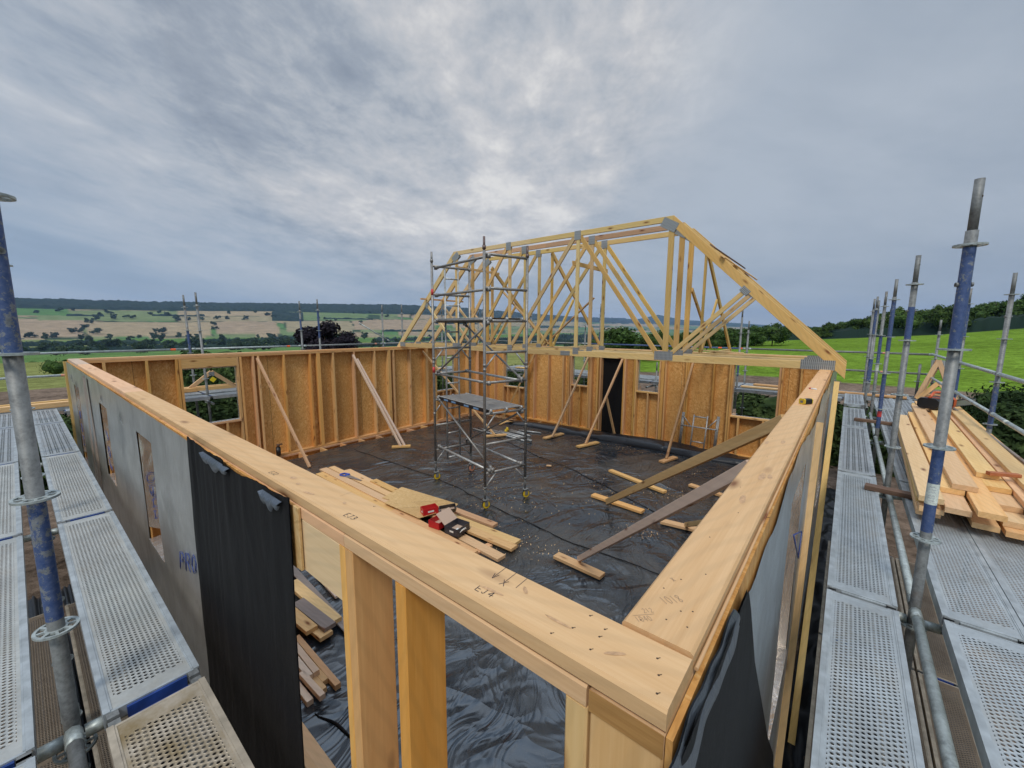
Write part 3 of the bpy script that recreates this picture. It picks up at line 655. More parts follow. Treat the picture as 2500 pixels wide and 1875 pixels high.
# --- wall C (back left): y from LA-W to LA
wc = thing('timber_frame_wall', 'long back wall at left with studs, one wide window opening and bare board lining', 'timber wall', (W, LA-W, 0))
for (a, b_) in ((0, 4.2), (4.2, 8.6), (8.6, LB)): box('top_plate', (max(a, W), LA-W, 2.577), (b_, LA, H), M_PLATE, wc)
for (a, b_) in ((W, 2.2), (2.2, 6.65), (6.65, LB-W)): box('head_plate', (a, LA-W, 2.53), (b_, LA, 2.575), M_STUD, wc)
box('sole_plate', (W, LA-W, 0), (5.3, LA, .045), M_STUD, wc); box('sole_plate', (5.3, LA-W, 0), (LB-W, LA, .045), M_STUD, wc)
box('sole_plate', (W, LA-W-.03, -.05), (LB-W, LA-W+.09, -.003), M_BRACE, wc)
C_ST = [.42, 1.03, 1.50, 1.555, 2.60, 2.66, 2.92, 3.03, 3.60, 4.24, 4.86, 5.47, 6.12, 6.77, 7.39, 7.98, 8.39, 8.44, 9.34, 9.39, 9.95, 10.5]
C_WIDE = [(4.43, .09), (6.59, .09), (8.03, .09)]
for x in C_ST: box('stud', (x, LA-W, .045), (x+.045, LA, 2.53), M_STUD, wc)
for x, q in C_WIDE: box('stud', (x, LA-W, .045), (x+q, LA, 2.53), M_STUD, wc)
for (a, b_, z0, z1) in ((1.60, 2.60, 1.083, 2.33), (8.485, 9.34, 1.05, 2.27)):
    box('lintel', (a, LA-W+.003, z1), (b_, LA-W+.048, 2.53), M_PLATE, wc); box('lintel', (a, LA-.06, z1), (b_, LA-.003, 2.53), M_PLATE, wc)
    box('sill_plate', (a, LA-W, z0-.045), (b_, LA, z0), M_PLATE, wc)
    for q in (.3, .7): box('cripple_stud', (a+(b_-a)*q, LA-W, .045), (a+(b_-a)*q+.045, LA, z0-.045), M_STUD, wc)
CH_ = [(1.60, 1.083, 2.60, 2.33), (8.485, 1.05, 9.34, 2.27)]
rc = with_holes(-.01, LB+.012, -.2, H-.01, CH_)
sheet_rects('sheathing', rc, lambda a, z0, b_, z1: (a, LA+.001, z0, b_, LA+.012, z1), M_OSB, wc)
sheet_rects('outer_membrane', rc, lambda a, z0, b_, z1: (a, LA+.0125, z0, b_, LA+.016, z1), M_SILV, wc)
for (a, z0, b_, z1) in CH_:
    m_ = MB(); m_.box(a-.001, LA-.05, z0+.001, a+.004, LA+.03, z1); m_.box(b_-.004, LA-.05, z0+.001, b_+.001, LA+.03, z1); m_.box(a, LA-W+.02, z0+.0005, b_, LA+.03, z0+.004)
    m_.box(a, LA-.05, z1-.03, b_, LA+.03, z1-.004); m_.build('foil_reveal', M_FOIL, wc, world=True)
# --- wall D (back right): x from LB-W to LB
wd = thing('timber_frame_wall', 'back wall under the roof trusses with three window openings and a door opening', 'timber wall', (LB-W, W, 0))
box('top_plate', (LB-W, W, 2.577), (LB, 5.2, H), M_PLATE, wd); box('top_plate', (LB-W, 5.2, 2.577), (LB, LA-W, H), M_PLATE, wd)
box('head_plate', (LB-W, W, 2.53), (LB, LA-W, 2.575), M_STUD, wd)
box('sole_plate', (LB-W, W, 0), (LB, 4.93, .045), M_STUD, wd); box('sole_plate', (LB-W, 5.66, 0), (LB, LA-W, .045), M_STUD, wd)
D_ST = [.20, .58, 1.00, .95, 2.01, 2.06, 2.44, 3.07, 3.12, 3.67, 3.83, 4.52, 4.57, 4.86, 4.90, 5.665, 5.76, 6.08, 6.72, 6.79, 7.02, 7.60, 8.20, 8.60, 9.60, 9.65, 10.04, 10.45]
for y in D_ST: box('stud', (LB-W, y, .045), (LB, y+.042, 2.53), M_STUD, wd)
for y in (3.73, 5.98, 8.5): box('stud', (LB-W, y, .045), (LB, y+.09, 2.53), M_STUD, wd)
DH_ = [(1.045, 1.04, 2.01, 2.36), (3.875, 1.42, 4.52, 2.36), (4.945, -.02, 5.663, 2.40), (6.125, 1.40, 6.72, 2.36), (8.645, 1.10, 9.60, 2.36)]
for i, (a, z0, b_, z1) in enumerate(DH_):
    box('lintel', (LB-W+.003, a, z1), (LB-.003, b_, 2.53), M_PLATE, wd)
    if i == 2: continue
    box('sill_plate', (LB-W, a, z0-.04), (LB, b_, z0), M_PLATE, wd)
    for q in ((.22, .78) if b_-a > .8 else (.42,)): box('cripple_stud', (LB-W, a+(b_-a)*q, .045), (LB, a+(b_-a)*q+.045, z0-.04), M_STUD, wd)
rd = with_holes(-.012, LA, -.2, H-.01, DH_)
sheet_rects('sheathing', rd, lambda a, z0, b_, z1: (LB+.001, a, z0, LB+.012, b_, z1), M_OSB, wd)
sheet_rects('outer_membrane', rd, lambda a, z0, b_, z1: (LB+.0125, a, z0, LB+.016, b_, z1), M_SILV, wd)
for i, (a, z0, b_, z1) in enumerate(DH_):
    if i == 2: continue
    m_ = MB(); m_.box(LB-.04, b_-.006-.02, z0, LB+.03, b_+.001, z1); m_.box(LB-.05, a, z0+.0005, LB+.03, b_, z0+.004)
    # rounded torn corner of the foil
    for q in range(5): m_.box(LB+.005+.001*q, b_-.10+.02*q, z0+.004, LB+.006+.001*q, b_-.03, z0+.16-.03*q)
    m_.build('foil_reveal', M_FOIL, wd, world=True)
m_ = MB()
m_.grid(lambda u, v: (LB+.02+.012*math.sin(u*9+v*2), 4.90+.80*u, -.02+2.5*v), 12, 10); m_.grid(lambda u, v: (LB+.024+.012*math.sin(u*9+v*2), 4.90+.80*u, -.02+2.5*v), 12, 10)
m_.build('door_membrane', M_BLK, wd, world=True)
# --- wall A (left, seen from outside): x from 0 to W
wa = thing('timber_frame_wall', 'near left wall with its broad top plate running away and silver membrane on its outer face', 'timber wall', (0, 0, 0))
for (a, b_) in ((0, 4.86), (4.863, 9.05), (9.053, LA)): box('top_plate', (0, a, 2.577), (W, b_, H), M_PLATE if a < 9 else M_PINK, wa, c=.006)
for (a, b_) in ((.142, 1.0), (1.002, 5.4), (5.402, LA)): box('head_plate', (0, a, 2.53), (W, b_, 2.5755), M_PLATE, wa, c=.004)
for (a, b_) in ((W, .19), (.69, 1.0), (2.65, LA)): box('sole_plate', (0, a, 0), (W, b_, .045), M_STUD, wa)
box('corner_stud', (.001, .002, .045), (W, .135, 2.53), M_PLATE, wa, c=.004)
box('stud', (0, .14, .045), (W, .187, 2.53), M_LINT, wa, c=.004)
for y in (.688, .955, 1.003): box('stud', (0, y, .045), (W-.002*(y > 1), y+(.045 if y < 1 else .032), 2.53), M_STUDO, wa, c=.003)
y = 2.65
while y < LA-.2: box('stud', (0, y, .045), (W, y+.045, 2.53), M_STUD, wa); y += .6
AH = [(1.036, -.2, 2.65, 2.33), (3.754, 1.41, 4.31, 2.36), (5.97, 1.45, 6.56, 2.33), (9.05, .98, 9.75, 2.25)]
box('lintel', (.002, 1.036, 2.33), (.05, 2.65, 2.528), M_LINT, wa, c=.002); box('lintel', (.09, 1.036, 2.33), (.136, 2.65, 2.53), M_PLATE, wa, c=.003)
box('board_edge', (-.012, 1.30, 2.335), (-.001, 1.34, 2.575), M_OSBL, wa); box('plate_end_grain', (-.0015, .002, 2.5315), (-.0002, .136, 2.5745), M_ENDG, wa, c=.0001)
for (a, z0, b_, z1) in AH[1:]:
    box('sill_plate', (0, a, z0-.045), (W, b_, z0), M_STUD, wa); box('lintel', (.002, a, z1), (W-.002, b_, 2.53), M_STUD, wa)
ra = with_holes(1.34, LA+.01, -.3, 2.575, AH)
sheet_rects('sheathing', ra, lambda a, z0, b_, z1: (-.012, a, z0, -.001, b_, z1), M_OSB, wa)
mm = MB(); mm.sm = True
for (a, z0, b_, z1) in [r for r in ra if r[2] > 2.66]:
    a = max(a, 2.55); nu, nv = max(2, int((b_-a)/.07)), max(2, int((z1-z0)/.1))
    def fn(u, v, a=a, b_=b_, z0=z0, z1=z1):
        y = a+(b_-a)*u; z = z0+(z1-z0)*v; q = noise.noise(Vector((y*1.6+z*.6, z*.8, 0)))*.016+noise.noise(Vector((y*5, z*1.6, 4)))*.006
        return (-.026+q*.55, y, z)
    mm.grid(fn, nu, nv)
mm.build('silver_membrane', M_SILV, wa, world=True)
mm = MB(); mm.sm = True
def fcl(u, v):
    y = 7.42+.62*u+.05*math.sin(v*7); z = .4+2.13*v; return (-.032+.008*math.sin(u*8+v*5), y, z)
mm.grid(fcl, 8, 20); mm.build('dark_membrane_strip', M_GREYW, wa, world=True)
for (a, z0, b_, z1), full in zip(AH[1:], (1, 1, 1)):
    mm = MB(); mm.sm = True
    def fj(u, v, a=a, b_=b_, z0=z0, z1=z1):
        return (-.018+.165*u, b_-.004-.018*abs(noise.noise(Vector((u*3, v*6+a, 2)))), z0+.11+(z1-z0-.11)*v-.10*(u)*(1-v))
    mm.grid(fj, 8, 26); mm.build('foil_reveal', M_FOIL, wa, world=True)
    mm = MB(); mm.sm = True
    mm.grid(lambda u, v, a=a, b_=b_, z0=z0: (-.03+.18*u, a+(b_-a)*v, z0+.005+.006*noise.noise(Vector((u*4, v*6, a)))), 8, 14); mm.build('foil_sill', M_FOIL, wa, world=True)
# torn slits made pale to stand for highlights on the silver membrane
for (y, z, l) in ((9.9, 2.42, .16), (9.2, 2.36, .20), (6.3, 2.45, .10), (5.05, 2.42, .11)):
    mm = MB(); mm.sm = True
    mm.grid(lambda u, v: (-.030-.012*math.sin(v*3.14)*(1-u), y-.12*v+.045*u*math.sin(3.14*v), z-l*v), 2, 6); mm.build('torn_foil_highlight', M_CLOTH_T, wa, world=True)
box('corner_board', (-.06, LA+.017, -.8), (.0, LA+.06, 2.57), M_TRUSSO, wa)
# black membrane hung over the first opening of wall A
mm = MB(); mm.sm = True
top = [(1.335, 2.615), (1.40, 2.606), (1.66, 2.60), (1.88, 2.575), (2.10, 2.60), (2.37, 2.592), (2.66, 2.61)]
def fb(u, v):
    y = 1.335+1.33*u; tz = lerp_tab(top, y); z = -.6+(tz-.004+.6)*v
    q = .030*noise.noise(Vector((u*5+v*.8, v*1.1, 1)))*(1.3-v)+.010*noise.noise(Vector((u*13, v*2, 4)))+.004*noise.noise(Vector((u*30, v*9, 4)))
    y2 = y+(.12*(1-v)**1.2 if u > .5 else .05*(1-v))*(u-.2)+.012*math.sin(v*9)*(u > .95)
    return (-.026-abs(q)*1.4-.05*(1-v)**2, y2, z)
mm.grid(fb, 60, 34)
mm.grid(lambda u, v: (fb(u, v)[0]+.004, fb(u, v)[1], fb(u, v)[2]), 60, 34)
bc = mm.build('black_membrane', M_BLK, None, Matrix.Translation((-.03, 1.335, -.6)), world=True); tag(bc, 'black membrane sheet hanging from the near left top plate over the opening', 'membrane sheet')
for (ya, yb, zz_, nm) in ((1.38, 1.56, 2.585, 0), (1.95, 2.35, 2.58, 1)):
    mm = MB(); mm.sm = True
    mm.grid(lambda u, v: (-.036-.016*math.sin(v*2.6), ya+(yb-ya)*u, zz_-(.014+.035*math.sin(u*3.14)+.012*math.sin(u*17))*v), 14, 6); mm.grid(lambda u, v: (-.033-.016*math.sin(v*2.6), ya+(yb-ya)*u, zz_-(.014+.035*math.sin(u*3.14)+.012*math.sin(u*17))*v), 14, 6)
    mm.build('folded_edge', M_FOILB, bc, world=True)
# --- wall B (right): y from 0 to W
wb_ = thing('timber_frame_wall', 'near right wall whose top plate meets the near corner and runs to the truss heel', 'timber wall', (W, 0, 0))
for (a, b_) in ((W+.002, 3.30), (3.303, 6.95), (6.953, LB)): box('top_plate', (a, 0, 2.583), (b_, W, H+.006), M_PLATE, wb_, c=.006)
for (a, b_) in ((0, 2.4), (2.402, 6.1), (6.102, LB)): box('head_plate', (a, .001, 2.5305), (b_, W-.003, 2.5755), M_BRACE if a == 0 else M_PLATE, wb_, c=.003)
box('sole_plate', (W, 0, 0), (LB, W, .045), M_STUD, wb_)
x = .25
while x < LB-.2: box('stud', (x, .001, .045), (x+.045, W, 2.53), M_STUD, wb_); x += .6
BHs = [(1.80, 1.0, 2.62, 2.35), (5.6, 1.0, 6.6, 2.33), (8.6, 1.0, 9.4, 2.33)]
rb = with_holes(-.001, LB+.012, -.3, 2.575, BHs)
sheet_rects('sheathing', rb, lambda a, z0, b_, z1: (a, -.012, z0, b_, -.001, z1), M_OSB, wb_)
mm = MB(); mm.sm = True
mm.tube((.142, -.006, 2.598), (LB, -.006, 2.592), .004, 6); mm.build('board_lip', M_BRACED, wb_, world=True)
mm = MB(); mm.sm = True
for (a, z0, b_, z1) in rb:
    a = max(a, .3)
    if b_ <= a: continue
    nu, nv = max(2, int((b_-a)/.08)), max(2, int((z1-z0)/.1))
    def fn(u, v, a=a, b_=b_, z0=z0, z1=z1):
        x = a+(b_-a)*u; z = z0+(z1-z0)*v
        if v > .999 and z1 > 2.5: z -= .03+.05*noise.noise(Vector((x*3.1, 0, 0)))+(.04*math.sin(x*2.4))
        return (x, -.018-.010*abs(noise.noise(Vector((x*2, z*1.3, 7)))), z)
    mm.grid(fn, nu, nv)
mm.build('silver_membrane', M_SILVB, wb_, world=True)
for (a, z0, b_, z1) in BHs:
    mm = MB(); mm.sm = True; mm.grid(lambda u, v: (b_-.004-.012*abs(noise.noise(Vector((u*3, v*7, a)))), -.02+.165*u, z0+(z1-z0)*v), 8, 24); mm.build('foil_reveal', M_FOIL, wb_, world=True)
    mm = MB(); mm.sm = True; mm.grid(lambda u, v: (a+(b_-a)*u, -.03+.18*v, z0+.004), 8, 6); mm.build('foil_sill', M_FOIL, wb_, world=True)
bx = [(-.06, 2.72), (.02, 2.32), (.82, 1.92), (1.28, 1.50), (1.84, 1.05), (2.2, .76), (2.53, .55), (2.575, .51)]
def fbb(u, v, o=0):
    z = -.6+3.172*v; xr = lerp_tab([(-.6, 2.9)]+bx, z); x = -.013+(xr+.013)*u
    return (x, -.030-.012*abs(noise.noise(Vector((u*3, v*1.5, 3))))*(1-v*.6)-o-.03*(1-v)*u, z)
mm = MB(); mm.sm = True; mm.grid(fbb, 26, 34); mm.grid(lambda u, v: fbb(u, v, -.004), 26, 34)
bb = mm.build('black_membrane', M_BLK, None, Matrix.Translation((0, -.03, -.6)), world=True); tag(bb, 'black membrane flap tapering to a point on the outside of the near right wall', 'membrane sheet')
def ffl(u, v, o=0):
    x = -.075+.46*u; w_ = .03+.062*math.sin(min(1, (1-u)*1.5+.1)*2.2)+.008*math.sin(u*14)
    a = v*2.4; return (x+.05*v*(u-.3), -.024-o-.010*math.sin(a)-.006*noise.noise(Vector((u*5, v*2, 0))), 2.588-w_*v-.02*math.sin(u*9)*v-.035*(1-u)*v)
mm = MB(); mm.sm = True; mm.grid(ffl, 24, 9); mm.grid(lambda u, v: ffl(u, v, -.003), 24, 9); mm.build('curled_foil_edge', M_FOILB, bb, world=True)
o = beam('leaning_board', (2.78, -.035, -.1), (3.62, -.035, 2.45), .06, .03, M_TRUSSO, side=(0, 1, 0)); tag(o, 'upright board leaning on the outside of the right wall, nearer of the two', 'board')
o = beam('leaning_board', (3.9, -.085, -.85), (6.6, -.085, 2.5), .06, .03, M_TRUSSO, side=(0, 1, 0)); tag(o, 'upright board leaning on the outside of the right wall, farther of the two', 'board')

# pencil and pen marks, nail holes on the plates
def stroke(mb, pts, z, r=.0012, ax='xy'):
    P_ = [Vector((p[0], p[1], z)) for p in pts]
    for a, b_ in zip(P_[:-1], P_[1:]):
        d_ = (b_-a); n_ = Vector((-d_.y, d_.x, 0)).normalized()*r; k = len(mb.v)
        for q in (a-n_, b_-n_, b_+n_, a+n_): mb.v.append(tuple(q))
        mb.face(k, k+1, k+2, k+3)
GL = {'E': [[(.8, 1), (0, 1), (0, 0), (.8, 0)], [(0, .5), (.7, .5)]], 'J': [[(.1, 1), (.9, 1)], [(.55, 1), (.5, .2), (.3, 0), (0, .2)]], '4': [[(.55, 0), (.6, 1), (.0, .35), (.9, .4)]],
      '3': [[(.1, 1), (.8, .95), (.35, .55), (.8, .3), (.4, 0), (0, .1)]], '2': [[(.05, .8), (.5, 1), (.8, .7), (.0, 0), (.85, 0)]], 'V': [[(0, 1), (.4, 0), (.8, 1)]], 'X': [[(0, 1), (.8, 0)], [(0, 0), (.8, 1)]],
      '1': [[(.4, 1), (.4, 0)]], '0': [[(.4, 1), (.8, .6), (.7, .1), (.3, 0), (0, .4), (.1, .9), (.4, 1)]], '8': [[(.4, .5), (.8, .8), (.4, 1), (.05, .8), (.4, .5), (.8, .2), (.4, 0), (.05, .2), (.4, .5)]],
      'D': [[(0, 0), (0, 1), (.5, 1), (.9, .7), (.9, .3), (.5, 0), (0, 0)]], 'H': [[(0, 0), (0, 1)], [(0, .5), (.8, .5)], [(.8, 0), (.8, 1)]], 'P': [[(0, 0), (0, 1), (.6, 1), (.85, .75), (.6, .5), (0, .5)]], 'R': [[(0, 0), (0, 1), (.6, 1), (.85, .75), (.6, .5), (0, .5)], [(.4, .5), (.9, 0)]], 'T': [[(0, 1), (.9, 1)], [(.45, 1), (.45, 0)]], 'O': [[(.4, 1), (.8, .6), (.7, .1), (.3, 0), (0, .4), (.1, .9), (.4, 1)]], 'S': [[(.8, .9), (.4, 1), (.1, .75), (.7, .3), (.4, 0), (0, .1)]]}
def write(mb, s, org, ux, uy, h, z, r):
    for i, ch in enumerate(s):
        for st in GL.get(ch, []): stroke(mb, [(org[0]+ux[0]*(i*h*.95+p[0]*h*.8)+uy[0]*p[1]*h, org[1]+ux[1]*(i*h*.95+p[0]*h*.8)+uy[1]*p[1]*h) for p in st], z, r)
mk = MB(); ux, uy = (.05, -.999), (.999, .05)
write(mk, 'EJ4', (.022, .447), ux, uy, .0185, H+.0006, .0009); write(mk, 'V', (.080, .452), ux, uy, .02, H+.0006, .0008); write(mk, 'X', (.073, .418), ux, uy, .022, H+.0006, .0008)
write(mk, 'EJ3', (.02, 1.035), ux, uy, .02, H+.0006, .0011); write(mk, 'EJ2', (.02, 1.64), ux, uy, .02, H+.0006, .0010)
for (y0) in (.448, .414, .380): stroke(mk, [(.139, y0), (.088, y0-.002)], H+.0006, .0007)
mk.build('pen_marks', M_INK, wa, world=True)
mk = MB()
for y0 in (1.19, 1.72, 2.9, 3.5, 4.3, 5.1, 6.0, 6.9, 7.8, 8.4): stroke(mk, [(.139, y0), (.09, y0-.003)], H+.0006, .0005)

mk.build('pencil_lines', M_PENCIL, wa, world=True)
mk = MB(); write(mk, '1018', (.245, .088), (.42, -.35), (.55, .85), .024, H+.0066, .0006); write(mk, 'X', (.34, .10), (.5, -.3), (.5, .8), .016, H+.0066, .0006)
write(mk, '212', (.19, .112), (.42, -.4), (.55, .8), .014, H+.0066, .0005); write(mk, '1040', (.155, .112), (.42, -.4), (.55, .8), .016, H+.0066, .0005); stroke(mk, [(.166, .128), (.20, .095)], H+.0066, .0005)
for x0 in (3.55, 4.1, 4.7, 5.3, 6.0, 6.4, 7.0, 7.6, 8.2, 8.8, 9.4): stroke(mk, [(x0, .139), (x0+.003, .09)], H+.0066, .0006)
mk.build('pencil_marks', M_PENCIL, wb_, world=True)
mk = MB()
for (x0, y0) in ((.116, .20), (.100, .158), (.075, .157), (.035, .155), (.062, .21), (.022, .235), (.095, .05), (.060, .035), (.022, .024), (.12, 1.02), (.03, .985)):
    mk.tube((x0, y0, H-.003), (x0, y0, H+.0004), .0022, 7); stroke(mk, [(x0+.001, y0-.001), (x0+.005, y0-.004)], H+.0006, .0008)
mk.build('nail_holes', M_HOLE, wa, world=True)
mk = MB()
for (x0, y0) in ((.165, .11), (.20, .07), (.245, .055), (.26, .035), (.30, .11), (.36, .09), (.42, .05), (.205, .03), (.62, .09), (.85, .06), (1.1, .1), (1.3, .05), (1.6, .08), (2.0, .11), (2.1, .03), (2.6, .07)):
    mk.tube((x0, y0, H+.002), (x0, y0, H+.0064), .002, 7)
mk.build('nail_holes', M_HOLE, wb_, world=True)
# resin knots worked into the near plates
def knot(parent, x, y, z, a, b_, ang, seed):
    m_ = MB(); k = 0; c_, s_ = math.cos(ang), math.sin(ang); ring = []
    for i in range(16):
        th_ = 2*math.pi*i/16; q = 1+.25*noise.noise(Vector((math.cos(th_)*1.5, math.sin(th_)*1.5, seed))); px, py = a*q*math.cos(th_), b_*q*math.sin(th_)
        ring.append(m_.vert(x+px*c_-py*s_, y+px*s_+py*c_, z))
    m_.face(*ring); m_.build('knot', M_KNOT, parent, world=True)
M_KNOT = simple('knot_wood', (.50, .30, .155), .6, var=.25, vs=90, bmp=.3)
for (x, y, a, b_, g_) in ((.055, .115, .020, .0042, 2.2), (.058, .245, .0035, .03, .0), (.045, .415, .004, .032, .12), (.095, .355, .014, .005, .9), (.07, 1.12, .012, .006, 1.2), (.06, 1.5, .010, .018, .1), (.045, 1.42, .007, .012, 0), (.03, 1.3, .006, .03, .2)): knot(wa, x, y, H+.0008, a, b_, g_, x*50)
for (x, y, a, b_, g_) in ((.98, .07, .045, .010, .1), (1.28, .055, .05, .012, 0), (1.30, .03, .03, .009, .1), (1.95, .055, .04, .010, 0), (1.88, .12, .03, .009, 0), (3.5, .06, .04, .012, 0)): knot(wb_, x, y, H+.0068, a, b_, g_, x*50)

# blue outlined print on the silver membrane
def outl(mb, s, org, uy_, uz_, h, xoff):
    for i, ch in enumerate(s):
        for st in GL.get(ch, []):
            for off in (0, .14):
                pts = [Vector((xoff, org[0]+uy_[0]*(i*h*1.05+(p[0]+off)*h*.8)+uz_[0]*(p[1]-off*.6)*h, org[1]+uy_[1]*(i*h*1.05+(p[0]+off)*h*.8)+uz_[1]*(p[1]-off*.6)*h)) for p in st]
                mb.path(pts, .0022, 5)
mk = MB(); outl(mk, 'PRO', (3.15, 1.62), (-.94, .30), (-.25, .80), .16, -.040); outl(mk, 'THH', (3.9, 1.98), (-.1, -.6), (-.85, .28), .14, -.040); outl(mk, 'SOH', (9.0, 1.9), (0, -1), (1, 0), .2, -.040); outl(mk, 'VOT', (6.0, 2.05), (0, -1), (1, .1), .16, -.040)
mk.build('printed_letters', M_BLUEINK, wa, world=True)
mk = MB()
def jl(ch, x0, z0, h):
    for st in GL[ch]:
        for off in (0, .16): mk.path([Vector((x0+p[1]*h*.55, 4.278, z0-(p[0]+off)*h)) for p in st], .002, 5)
for i, ch in enumerate('ODHT'): jl(ch, .0+.012*i, 2.0-.115*i, .10)
mk.build('printed_letters', M_BLUEINK, wa, world=True)
mk = MB(); mk.path([Vector(p) for p in ((1.88, -.036, 2.16), (2.68, -.036, 1.86), (2.60, -.036, 1.70), (1.88, -.036, 2.16))], .004, 5); mk.build('printed_triangle', M_BLUEINK, wb_, world=True)

# ================================================================== floor
def fs(u, v):
    x, y = .16+(10.30-.16)*u, .16+(10.32-.16)*v
    if y > 9.6 and x < 9: y = min(y, 9.6+(y-9.6)*lerp_tab([(3.2, .55), (5, .9), (7, .75), (9, 1)], x)*1.0)
    p = Vector((x, y, 0)); z = .010+.014*noise.noise(p*1.1)+.007*noise.noise(Vector((x*2.2, y*4.0, 2)))
    if x < 1.5 and y < 3.5: z += .010*abs(noise.noise(Vector((x*3.5+y*2, y*2.2-x, 9))))
    return (x, y, max(.001, z))
mm = MB(); mm.sm = True; mm.grid(fs, 330, 330)
o = mm.build('floor_sheet', M_SHEET, None, Matrix.Translation((W, W, 0)), world=True); tag(o, 'dusty wrinkled black polythene sheet covering the floor', 'plastic sheet')
fl = thing('floor_deck', 'floor of joists and boards under the black sheet, open along the walls', 'timber floor', (W, W, -.3))
box('subfloor', (W, W, -.05), (LB-.9, LA-1.1, -.012), M_OSB, fl)
for i in range(19): box('joist', (W+.3+i*.56, 9.2, -.24), (W+.345+i*.56, LA-W-.03, -.004), M_BRACE, fl)
for i in range(18): box('joist', (9.9, W+.3+i*.57, -.24), (LB-W-.02, W+.345+i*.57, -.004), M_BRACE, fl)
box('edge_batten', (10.28, 4.6, -.004), (10.33, 10.2, .022), M_FRESH, fl); box('joist_board', (.142, 9.0, -.262), (LB-.1, LA-W, -.245), M_OSB, fl); box('joist_board', (9.8, .142, -.262), (LB-W, LA-W, -.245), M_OSB, fl)
mm = MB(); mm.box(.01, .16, -.9, .12, LA-.1, -.005); mm.box(.12, .02, -.9, LB-.1, .12, -.005); mm.box(LB-.12, .12, -.9, LB-.01, LA-.1, -.27); mm.box(.12, LA-.12, -.9, LB-.12, LA-.01, -.27)
mm.build('foundation_wall', simple('blockwork', (.25, .24, .23), .9, var=.2), fl, world=True)
# seams and tape lines of the sheet
for pts, lab in (([(4.81, 9.7), (4.91, 6.53), (4.57, 4.06), (4.44, 2.75), (4.51, 1.2)], 'folded black seam crossing the sheet beside the plank pile'), ([(8.6, 8.8), (7.65, 6.04), (7.21, 4.42), (6.71, 3.18), (6.2, 2.0)], 'folded black seam running behind the tower scaffold'), ([(.7, 3.0), (.9, 2.2), (.75, 1.4)], 'short black seam in the sheet beyond the near opening')):
    mm = MB(); mm.sm = True; P_ = []
    for a, b_ in zip(pts[:-1], pts[1:]):
        for q in range(14): P_.append(Vector((a[0]+(b_[0]-a[0])*q/14, a[1]+(b_[1]-a[1])*q/14, 0)))
    P_.append(Vector((*pts[-1], 0))); n_ = len(P_)-1
    mm.grid(lambda u, v: (lambda p: (p.x+(.014+.022*noise.noise(p*5))*(v-.5)+.06*noise.noise(p*1.7)+.02*noise.noise(p*6), p.y, .018+.012*math.sin(v*3.14)))(P_[round(u*n_)]), n_, 4)
    o = mm.build('sheet_seam', M_BLK, None, Matrix.Translation(P_[0]), world=True); tag(o, lab, 'sheet seam')
# black roll of sheet along wall D
rp = [(9.95, 8.6, .05), (10.12, 7.6, .09), (10.16, 6.6, .12), (10.25, 5.9, .10), (10.22, 5.2, .13), (10.25, 4.4, .16), (10.3, 3.4, .17), (10.2, 2.6, .14), (10.3, 1.7, .12), (10.4, .6, .07)]
def frl(u, v):
    f_ = u*(len(rp)-1); i = min(int(f_), len(rp)-2); q = f_-i; q = q*q*(3-2*q); c_ = [rp[i][k]+(rp[i+1][k]-rp[i][k])*q for k in range(3)]
    a = math.pi*v; w_ = .24+c_[2]*.6; r_ = 1+.35*noise.noise(Vector((u*14, v*4, 1)))
    return (c_[0]-math.cos(a)*w_*(.9 if v < .5 else 1.1), c_[1]+.03*noise.noise(Vector((u*20, v*3, 8))), .012+c_[2]*math.sin(a)*r_*1.25)
mm = MB(); mm.sm = True; mm.grid(frl, 150, 16)
o = mm.build('rolled_sheet', simple('glossy_black_sheet', (.010, .011, .014), .3, spec=.5, bmp=.6, vs=12), None, Matrix.Translation((10.2, .6, 0)), world=True); tag(o, 'loose roll of black sheet heaped along the foot of the back wall', 'plastic sheet')

